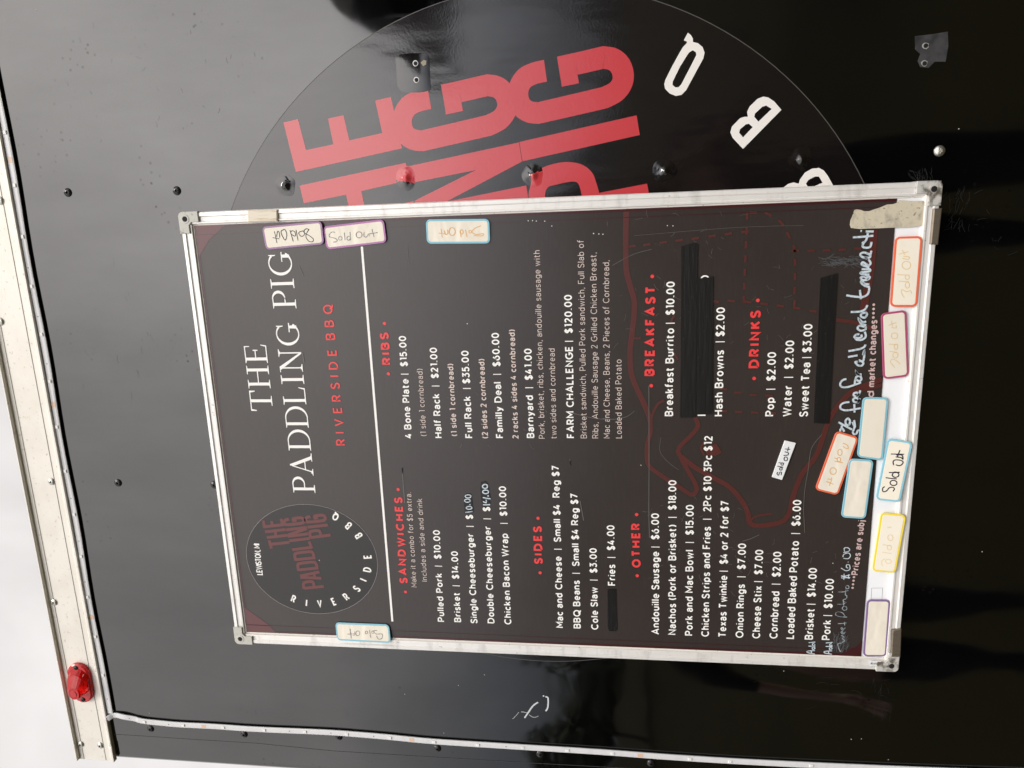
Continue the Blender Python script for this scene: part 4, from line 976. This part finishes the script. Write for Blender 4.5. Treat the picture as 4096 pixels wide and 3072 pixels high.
for q in ([(270, 1082), (272, 1055), (300, 1045), (322, 1085)], [(288, 1000), (286, 1050)], [(245, 958), (330, 1005), (425, 1055)], [(385, 1000), (398, 945), (372, 908), (340, 938), (345, 985), (390, 1000)],
          [(450, 930), (462, 1010), (435, 1085), (455, 1118), (485, 1105), (500, 1070), (522, 1066)], [(430, 955), (465, 1030)],
          [(390, 690), (325, 698), (275, 730), (275, 778), (340, 800), (440, 790), (540, 770)], [(455, 718), (458, 830)], [(500, 705), (518, 660), (475, 635), (440, 655), (455, 690), (505, 690), (525, 640)],
          [(480, 615), (512, 590), (490, 565), (450, 575), (450, 605), (490, 615), (520, 580), (532, 535)],
          [(350, 385), (300, 400), (268, 445), (285, 488), (360, 492), (450, 465), (545, 430)], [(460, 455), (468, 395), (490, 350), (535, 350), (548, 390), (515, 412), (475, 385)], [(545, 350), (500, 320), (475, 278), (500, 325), (550, 320)],
          [(520, 150), (470, 160), (500, 200), (550, 208), (575, 175), (545, 148), (500, 152)]): H(Z2, q, hw)
for q in ([(370, 1495), (425, 1500), (435, 1390), (420, 1440)], [(255, 1460), (360, 1442)], [(258, 1395), (370, 1375), (430, 1352), (448, 1322)],
          [(400, 1212), (405, 1238), (370, 1250), (325, 1240), (345, 1212), (380, 1208)], [(330, 1240), (350, 1268), (405, 1270), (450, 1235), (440, 1180)], [(435, 1125), (380, 1115), (360, 1145), (400, 1170), (450, 1150), (440, 1110)], [(455, 1110), (400, 1090), (372, 1035), (415, 1075), (455, 1068)],
          [(450, 968), (405, 980), (398, 1010), (440, 1025), (465, 990), (450, 965)], [(285, 962), (380, 958), (440, 935), (470, 885)],
          [(235, 778), (330, 792), (420, 795), (475, 760), (490, 690)], [(385, 718), (398, 820)], [(495, 685), (440, 672), (398, 635), (408, 618), (440, 650), (490, 655)], [(480, 600), (430, 570), (395, 582), (415, 608), (470, 605), (495, 575), (440, 560)],
          [(490, 548), (405, 540), (400, 525), (490, 512), (490, 490), (405, 490)], [(490, 470), (410, 440), (420, 412), (480, 445), (505, 420), (480, 380)], [(470, 372), (405, 350), (395, 318), (440, 305), (500, 335), (490, 360), (440, 360)], [(500, 340), (512, 285)],
          [(410, 205), (430, 190), (415, 235), (450, 252), (500, 240), (515, 185)], [(308, 136), (420, 130), (535, 118)], [(415, 205), (455, 165), (475, 85)], [(450, 72), (538, 72)], [(392, 66), (408, 66)]): H(Z1, q, hw)
m.build('chalk_fee_line', CHALK, sheet)
for dx, dy in ((0, 0), (228, 4)):
    m = MB()
    for q in ([(195, 1545), (100, 1527), (105, 1507), (198, 1500)], [(152, 1535), (150, 1503)], [(190, 1455), (163, 1462), (170, 1487), (197, 1470), (180, 1445)], [(112, 1440), (203, 1442)], [(190, 1402), (165, 1412), (175, 1436), (200, 1420)], [(115, 1394), (203, 1386)]):
        H(Z3, [(x + dx, y + dy) for x, y in q], .0013)
    m.build('chalk_word', CHALK, sheet)
m = MB()
for q in ([(560, 1400), (507, 1408), (505, 1440), (530, 1508), (545, 1500)], [(555, 1395), (590, 1368), (560, 1340), (590, 1322), (545, 1298)], [(580, 1275), (555, 1245), (545, 1262), (575, 1280), (602, 1250)], [(580, 1215), (550, 1195), (545, 1212), (570, 1228), (600, 1195)], [(502, 1142), (560, 1140), (615, 1132)], [(592, 1165), (590, 1118)],
          [(625, 1055), (535, 1050), (478, 1030), (475, 1000), (510, 985), (565, 1000), (598, 1045)], ell(592, 940, 30, 26), [(495, 885), (560, 884), (600, 872)], [(580, 915), (575, 845)], [(615, 860), (580, 850), (575, 825), (615, 810), (620, 770), (600, 765)], [(505, 722), (580, 720), (640, 702)], [(600, 765), (608, 690)], ell(628, 658, 22, 22)): H(Z3, q, .0010)
m.build('faint_chalk_lettering', CHALKF, sheet)
m = MB()
for q in ([(545, 525), (665, 495)], [(548, 538), (665, 530)], [(545, 505), (660, 540)], [(582, 560), (585, 480)], [(640, 545), (645, 490)], [(545, 405), (610, 440), (660, 420), (655, 365), (620, 362), (615, 395), (640, 405)], [(632, 325), (645, 325)], [(575, 275), (640, 280), (670, 240), (640, 205), (580, 225), (570, 260)], [(575, 200), (640, 185), (660, 160), (630, 135), (585, 145), (600, 205)]): H(Z3, q, .0011)
m.build('chalk_price', CHALK, sheet)
# scratches on the sheet
m = MB(); ysx = yt - .0001
for q, w in ((P2([(1775 - 140, 440), (1560, 540), (1535, 700), (1510, 850), (1502, 1000), (1510, 1165)]), .0006), (P2([(360, 80), (362, 600), (360, 1000), (365, 1200)]), .0008), (P2([(255, 265), (200, 305), (120, 325), (20, 320)]), .0006), (P2([(1050, 1225), (1110, 1208), (1175, 1178)]), .0007), (P2([(450, 460), (442, 560), (500, 640), (580, 700)]), .0004),
             (VF([(1110, 1240), (1200, 1262), (1300, 1285), (1420, 1290)]), .0006), (VA([(225, 150), (238, 330), (246, 440)]), .0012), (VF([(1128, 1555), (1130, 1600)]), .0010), (VA([(1618, 90), (1618, 130)]), .0011), (VA([(1700, 420), (1730, 585)]), .0009), (VE([(1175, 1610), (1178, 1645)]), .0014), (VE([(515, 850), (525, 915)]), .0014), (VE([(490, 270), (520, 335)]), .0009), (VF([(50, 130), (58, 260)]), .0004), (P1([(250, 300), (1000, 240), (1500, 225)]), .0003), (P1([(90, 520), (240, 440), (380, 400)]), .0005)):
    m = MB(); m.ribbon(xz([tuple(p) for p in crom(q)], ysx), w, ysx); m.build('sheet_scratch', SCRM, sheet)
m = MB()
scr(m, 0, 100, 1100, 1300, 40, P1, 60, .0003, ysx)
scr(m, 1100, 500, 1900, 1300, 30, P1, 60, .0003, ysx)
scr(m, 300, 900, 1100, 1500, 40, P2, 60, .0003, ysx)
scr(m, 900, 1200, 1800, 1600, 24, P2, 60, .0003, ysx)
scr(m, 300, 900, 1300, 1500, 20, VF, 50, .0003, ysx)
m.build('fine_scratches', SCRM, sheet, kind='stuff')
m = MB()
for vw, q in ((R3, [(105, 1431), (133, 1430), (157, 1433), (212, 1433), (258, 1465), (528, 1513), (563, 1516), (590, 1518), (1007, 1462), (1043, 1464)]), (VF, [(446, 655), (1285, 57), (1320, 60), (1346, 62)]), (VD, [(782, 915)]), (P2, [(302, 665), (1717, 1388)])):
    for p in vw(q): m.disc(at(*p, ysx), .0006, ysx, 7)
m.build('paint_chips', INKW, sheet, kind='stuff')
m = MB()
for s_, x, y in ((1, 1690, 490), (1, 1760, 500), (1, 1820, 505)):
    pass
scr(m, 1600, 455, 1890, 520, 60, P1, 110, .0005, ysx, .1)
scr(m, 60, 2, 120, 130, 1, VF, 20, .0003, ysx)
scr(m, 440, 1330, 620, 1540, 60, Z3, 120, .0006, ysx, -1.3)
m.build('chalk_smear', mat('faint smear', (.075, .078, .082), .6), sheet, kind='stuff')
# thin printed box left on the bare white strip
m = MB(); yq = .0044
m.ribbon(xz(R8([(668, 565), (671, 493), (742, 492), (738, 570)]), yq), .0004, yq - .0002); m.build('pencil_line', mat('grey line', (.3, .3, .3), .5), WB)

# ------------------------------------------------------------------ tape strips over sold items
def tape(poly, label):
    m = MB(); y = ym - .0003; m.prism(xz(poly, y), y - .0002, y + .0002); tag(m.build('black_tape', TAPE), label, 'tape', 'black tape strips covering menu lines')
tape(VG([(540, 145), (600, 124), (648, 115), (644, 420), (640, 800), (634, 1275), (532, 1277), (536, 700)]), 'longest black tape strip, directly under the Breakfast Burrito line')
tape(VG([(643, 353), (700, 352), (750, 341), (749, 800), (747, 1254), (638, 1258), (642, 800)]), 'shorter black tape strip just above the Hash Browns line')
tape(VH([(302, 685), (360, 668), (415, 652), (386, 1150), (360, 1650), (257, 1645), (280, 1150)]), 'black tape strip under the Sweet Tea line')

# ------------------------------------------------------------------ magnetic labels
def magnet(corners, lift, bm, fm, label, inks=(), bw=.0022, rad=.0055, y=YS - .0008, ww=.0009, group='sold out label magnets', name='label_magnet'):
    yb = y - .0012; C4 = [at(*c, yb - lf) for c, lf in zip(corners, lift)]
    def surf(s, t, off):                  # bilinear patch over the four corners
        p = C4[0] * (1 - s) * (1 - t) + C4[1] * s * (1 - t) + C4[2] * s * t + C4[3] * (1 - s) * t
        l = lift[0] * (1 - s) * (1 - t) + lift[1] * s * (1 - t) + lift[2] * s * t + lift[3] * (1 - s) * t
        return (p.x, yb - l - off, p.y)
    Lx = ((C4[1] - C4[0]).length + (C4[2] - C4[3]).length) / 2; Ly = ((C4[3] - C4[0]).length + (C4[2] - C4[1]).length) / 2
    def ring(ins, r):
        o = []
        for (cx_, cy_, a0) in ((Lx - ins - r, ins + r, -90), (Lx - ins - r, Ly - ins - r, 0), (ins + r, Ly - ins - r, 90), (ins + r, ins + r, 180)):
            for k in range(6): a = R_(a0 + 90 * k / 5); o.append(((cx_ + r * math.cos(a)) / Lx, (cy_ + r * math.sin(a)) / Ly))
        return o
    def solid(mb, ins, r, top, bot):
        o = ring(ins, r); oi = ring(ins + .0003, max(r - .0003, .0005)); n = len(o)
        mb.v += [surf(s, t, top) for s, t in oi] + [surf(s, t, top - .0002) for s, t in o] + [surf(s, t, bot) for s, t in o]
        a, b, c = Vector(mb.v[0]), Vector(mb.v[6]), Vector(mb.v[12]); flip = (b - a).cross(c - a).y > 0
        F = [tuple(range(n))] + [(k * n + n + i, k * n + n + (i + 1) % n, k * n + (i + 1) % n, k * n + i) for k in (0, 1) for i in range(n)] + [tuple(2 * n + i for i in range(n))[::-1]]
        mb.f += [f[::-1] for f in F] if flip else F
    m = MB(); solid(m, 0, rad, 0, -.0011); o = m.build(name, bm); tag(o, label, 'label', group)
    if fm:
        m = MB(); solid(m, bw, rad * .62, .00012, -.0003); f = m.build('paper_face', fm, o)
    else: f = o
    if inks:
        ink, strokes = inks; m = MB()
        def yat(p):                       # depth of the tilted face under a point
            a, b, c = (Vector(surf(s, t, .00025)) for s, t in ((0, 0), (1, 0), (0, 1))); nn = (b - a).cross(c - a)
            return a.y - (nn.x * (p.x - a.x) + nn.z * (p.y - a.z)) / nn.y
        for q in strokes:
            k0 = len(m.v); ym_ = yb - sum(lift) / 4
            m.ribbon(xz([tuple(p) for p in crom(q, 4)], ym_), ww, 0)
            m.v[k0:] = [(v[0], yat(Vector((v[0], v[2]))) + v[1], v[2]) for v in m.v[k0:]]
        m.build('handwriting', ink, f)
    return o
def mp(vw, qs): return [vw(q) for q in qs]
Z = (0, 0, 0, 0)
magnet(R2([(37, 1470), (425, 1432), (442, 1583), (65, 1620)]), (.0012, .0026, .0014, 0), PURP, CREAMS, 'purple bordered sold out label, upside down, at the top corner beside the title',
       (INKK, mp(Z4, [[(525, 135), (505, 120), (480, 138), (488, 162), (530, 185), (562, 215), (552, 237), (522, 232), (500, 205), (497, 172), (525, 125)], [(472, 140), (440, 150), (432, 165), (458, 190), (485, 168), (470, 140)], [(408, 130), (425, 226)], [(405, 185), (398, 150), (372, 140), (362, 165), (400, 190)], [(355, 135), (382, 234)],
                      [(300, 130), (275, 145), (288, 190), (312, 222), (326, 175), (312, 132), (295, 128)], [(262, 200), (258, 155), (243, 146), (235, 195)], [(216, 145), (237, 248)], [(200, 200), (258, 212)]])))
magnet(R2([(432, 1468), (828, 1420), (848, 1572), (458, 1618)]), (.0004, .0014, .0010, 0), MAGE, CREAM, 'magenta bordered sold out label with grey writing, touching the end of the white line',
       (INKG, mp(Z4, [[(752, 155), (728, 150), (703, 168), (702, 192), (735, 202), (768, 215), (764, 235), (735, 240)], ell(798, 206, 16, 16), [(835, 155), (840, 222)], ell(872, 206, 15, 17), [(885, 150), (890, 224)], ell(965, 175, 26, 27), [(1010, 150), (1008, 185), (1030, 195), (1048, 168), (1056, 190)], [(1080, 125), (1098, 195)], [(1055, 167), (1130, 155)]])))
magnet(R2([(1100, 1422), (1512, 1418), (1518, 1578), (1108, 1580)]), (.001, .001, 0, 0), BLUE, CREAM, 'blue bordered label with faded orange upside-down writing at the right edge of the menu',
       (INKO, mp(Z4, [[(2045, 95), (1995, 115), (1962, 150), (2005, 172), (2062, 165), (2052, 185), (1980, 180)], ell(1948, 148, 12, 12), [(1905, 130), (1920, 195)], ell(1872, 150, 14, 18), [(1862, 150), (1866, 195)], ell(1788, 146, 27, 35), [(1745, 130), (1750, 162), (1730, 172), (1718, 138)], [(1690, 120), (1700, 200)], [(1670, 160), (1722, 165)]])))
magnet(R7([(513, 716), (862, 730), (875, 850), (525, 832)]), (0, 0, .0038, .0038), BLUE, CREAM, 'blue bordered sold out label overlapping the left frame bar below the logo',
       (INKG, mp(R7, [[(785, 768), (760, 772), (780, 790), (817, 790), (818, 815), (795, 820), (782, 800)], ell(758, 779, 8, 8), [(735, 765), (745, 812)], ell(716, 780, 8, 8), ell(660, 785, 13, 14), [(640, 775), (638, 795), (628, 795)], [(608, 758), (620, 815)], [(593, 790), (648, 788)]])))
OQ = [(478, 308), (603, 345), (487, 667), (358, 635)]
magnet(VC(OQ), Z, ORNG, CREAM, 'orange bordered label tilted among the cluster over the hand chalked fee line',
       (INKO, mp(Z6, [[(385, 185), (430, 205), (440, 240), (405, 232), (390, 215)], ell(355, 280, 22, 32), [(300, 370), (385, 385)], ell(345, 352, 18, 22), [(300, 335), (330, 345)], ell(285, 470, 32, 34), [(230, 550), (265, 555), (270, 535)], [(215, 575), (290, 605)], [(245, 620), (270, 560)]])))
magnet(VC([(625, 122), (768, 125), (735, 475), (592, 455)]), Z, BLUE, CREAMS, 'blank blue bordered label over the end of the Prices are subject line')
magnet(VC([(550, 462), (685, 470), (640, 797), (503, 788)]), (.0015, .0015, .0, .0), BLUE, CREAM, 'creased blank blue bordered label overlapping the tilted orange bordered one')
magnet(VC([(762, 350), (902, 372), (830, 705), (695, 690)]), (0, .0037, .0037, 0), BLUE, CREAMS, 'blue bordered label with fresh black sold out writing at the lower frame edge',
       (INKK, mp(Z6, [[(815, 632), (795, 650), (800, 682), (832, 675), (862, 640), (898, 636), (910, 652), (895, 675)], ell(902, 590, 33, 26), [(825, 540), (880, 545), (935, 548)], [(915, 535), (890, 515), (910, 480), (950, 490), (950, 520), (915, 535)], [(858, 486), (920, 484), (965, 478)], [(905, 410), (900, 372), (930, 355), (985, 362), (995, 385), (965, 412), (925, 405)], [(925, 325), (975, 330), (995, 345), (985, 305), (930, 305)], [(880, 298), (1008, 296)], [(968, 255), (940, 330)]])), ww=.0013)
magnet(VC([(725, 760), (866, 775), (805, 1097), (675, 1085)]), (0, .0036, .0036, 0), YELL, CREAMS, 'yellow bordered label with faint writing on the bare white strip',
       (INKY, mp(Z6, [[(790, 1440), (785, 1390), (820, 1365)], ell(850, 1390, 28, 22), [(790, 1300), (880, 1310)], ell(860, 1250, 20, 24), [(795, 1224), (882, 1232)], ell(870, 1150, 26, 30), [(840, 1050), (880, 1040)]])), ww=.0007)
magnet(VC([(648, 1243), (778, 1245), (755, 1558), (625, 1557)]), Z, VIOL, CREAM, 'creased blank violet bordered label at the lower left end of the bare white strip')
magnet(VH([(798, 410), (981, 405), (943, 875), (763, 875)]), (0, .0020, .002, 0), ORNG, CREAMS, 'orange bordered label with faded writing next to the torn tan paper',
       (INKY, mp(Z5, [[(490, 690), (480, 660), (440, 670), (395, 650), (395, 690), (420, 730)], ell(450, 605, 20, 30), [(365, 566), (462, 570)], ell(448, 525, 20, 22), [(350, 500), (468, 504)], ell(440, 405, 42, 40), [(400, 335), (460, 345), (465, 320), (410, 315)], [(365, 295), (460, 268)], [(400, 250), (425, 300)]])), ww=.0008)
magnet(VH([(703, 918), (872, 895), (890, 1335), (718, 1357)]), Z, ROSE, CREAMS, 'rose bordered label with faded yellow writing below the market changes words',
       (INKY, mp(Z5, [[(380, 1400), (340, 1365), (300, 1350), (280, 1380), (325, 1435)], ell(330, 1310, 26, 28), [(270, 1270), (345, 1280)], ell(335, 1225, 18, 26), [(262, 1198), (352, 1203)], ell(320, 1115, 32, 30), [(285, 1030), (335, 1035), (335, 1010)], [(260, 1010), (340, 980)], [(290, 965), (300, 1020)]])), ww=.0007)
magnet(P2([(1362, 483), (1445, 502), (1343, 775), (1267, 753)]), Z, PAPER, None, 'small tilted white sold out label without a border',
       (INKK, mp(P2, [[(1312, 715), (1304, 728), (1316, 738), (1325, 718), (1336, 716), (1336, 738)], ell(1333, 692, 10, 9), [(1308, 672), (1350, 680)], ell(1342, 656, 9, 9), [(1316, 646), (1357, 650)], ell(1369, 618, 13, 14), [(1352, 592), (1382, 590), (1388, 574), (1360, 566)], [(1362, 545), (1402, 548)], [(1390, 530), (1382, 562)]])), rad=.0006, ww=.0010)
# torn tan paper remnant
m = MB(); y = YS - .0012
tp = VH([(505, 352), (498, 330), (502, 300), (515, 270), (528, 232), (545, 228), (570, 232), (592, 240), (625, 240), (665, 226), (700, 215), (745, 196), (790, 192), (818, 180), (825, 165), (900, 172), (985, 172), (998, 185), (995, 250), (990, 320), (975, 338), (900, 345), (780, 350), (650, 355), (560, 358)])
m.prism(xz(tp, y), y, YS - .0004); tag(m.build('torn_label', TORN), 'dirty torn tan paper label in the lower right corner of the board', 'label')
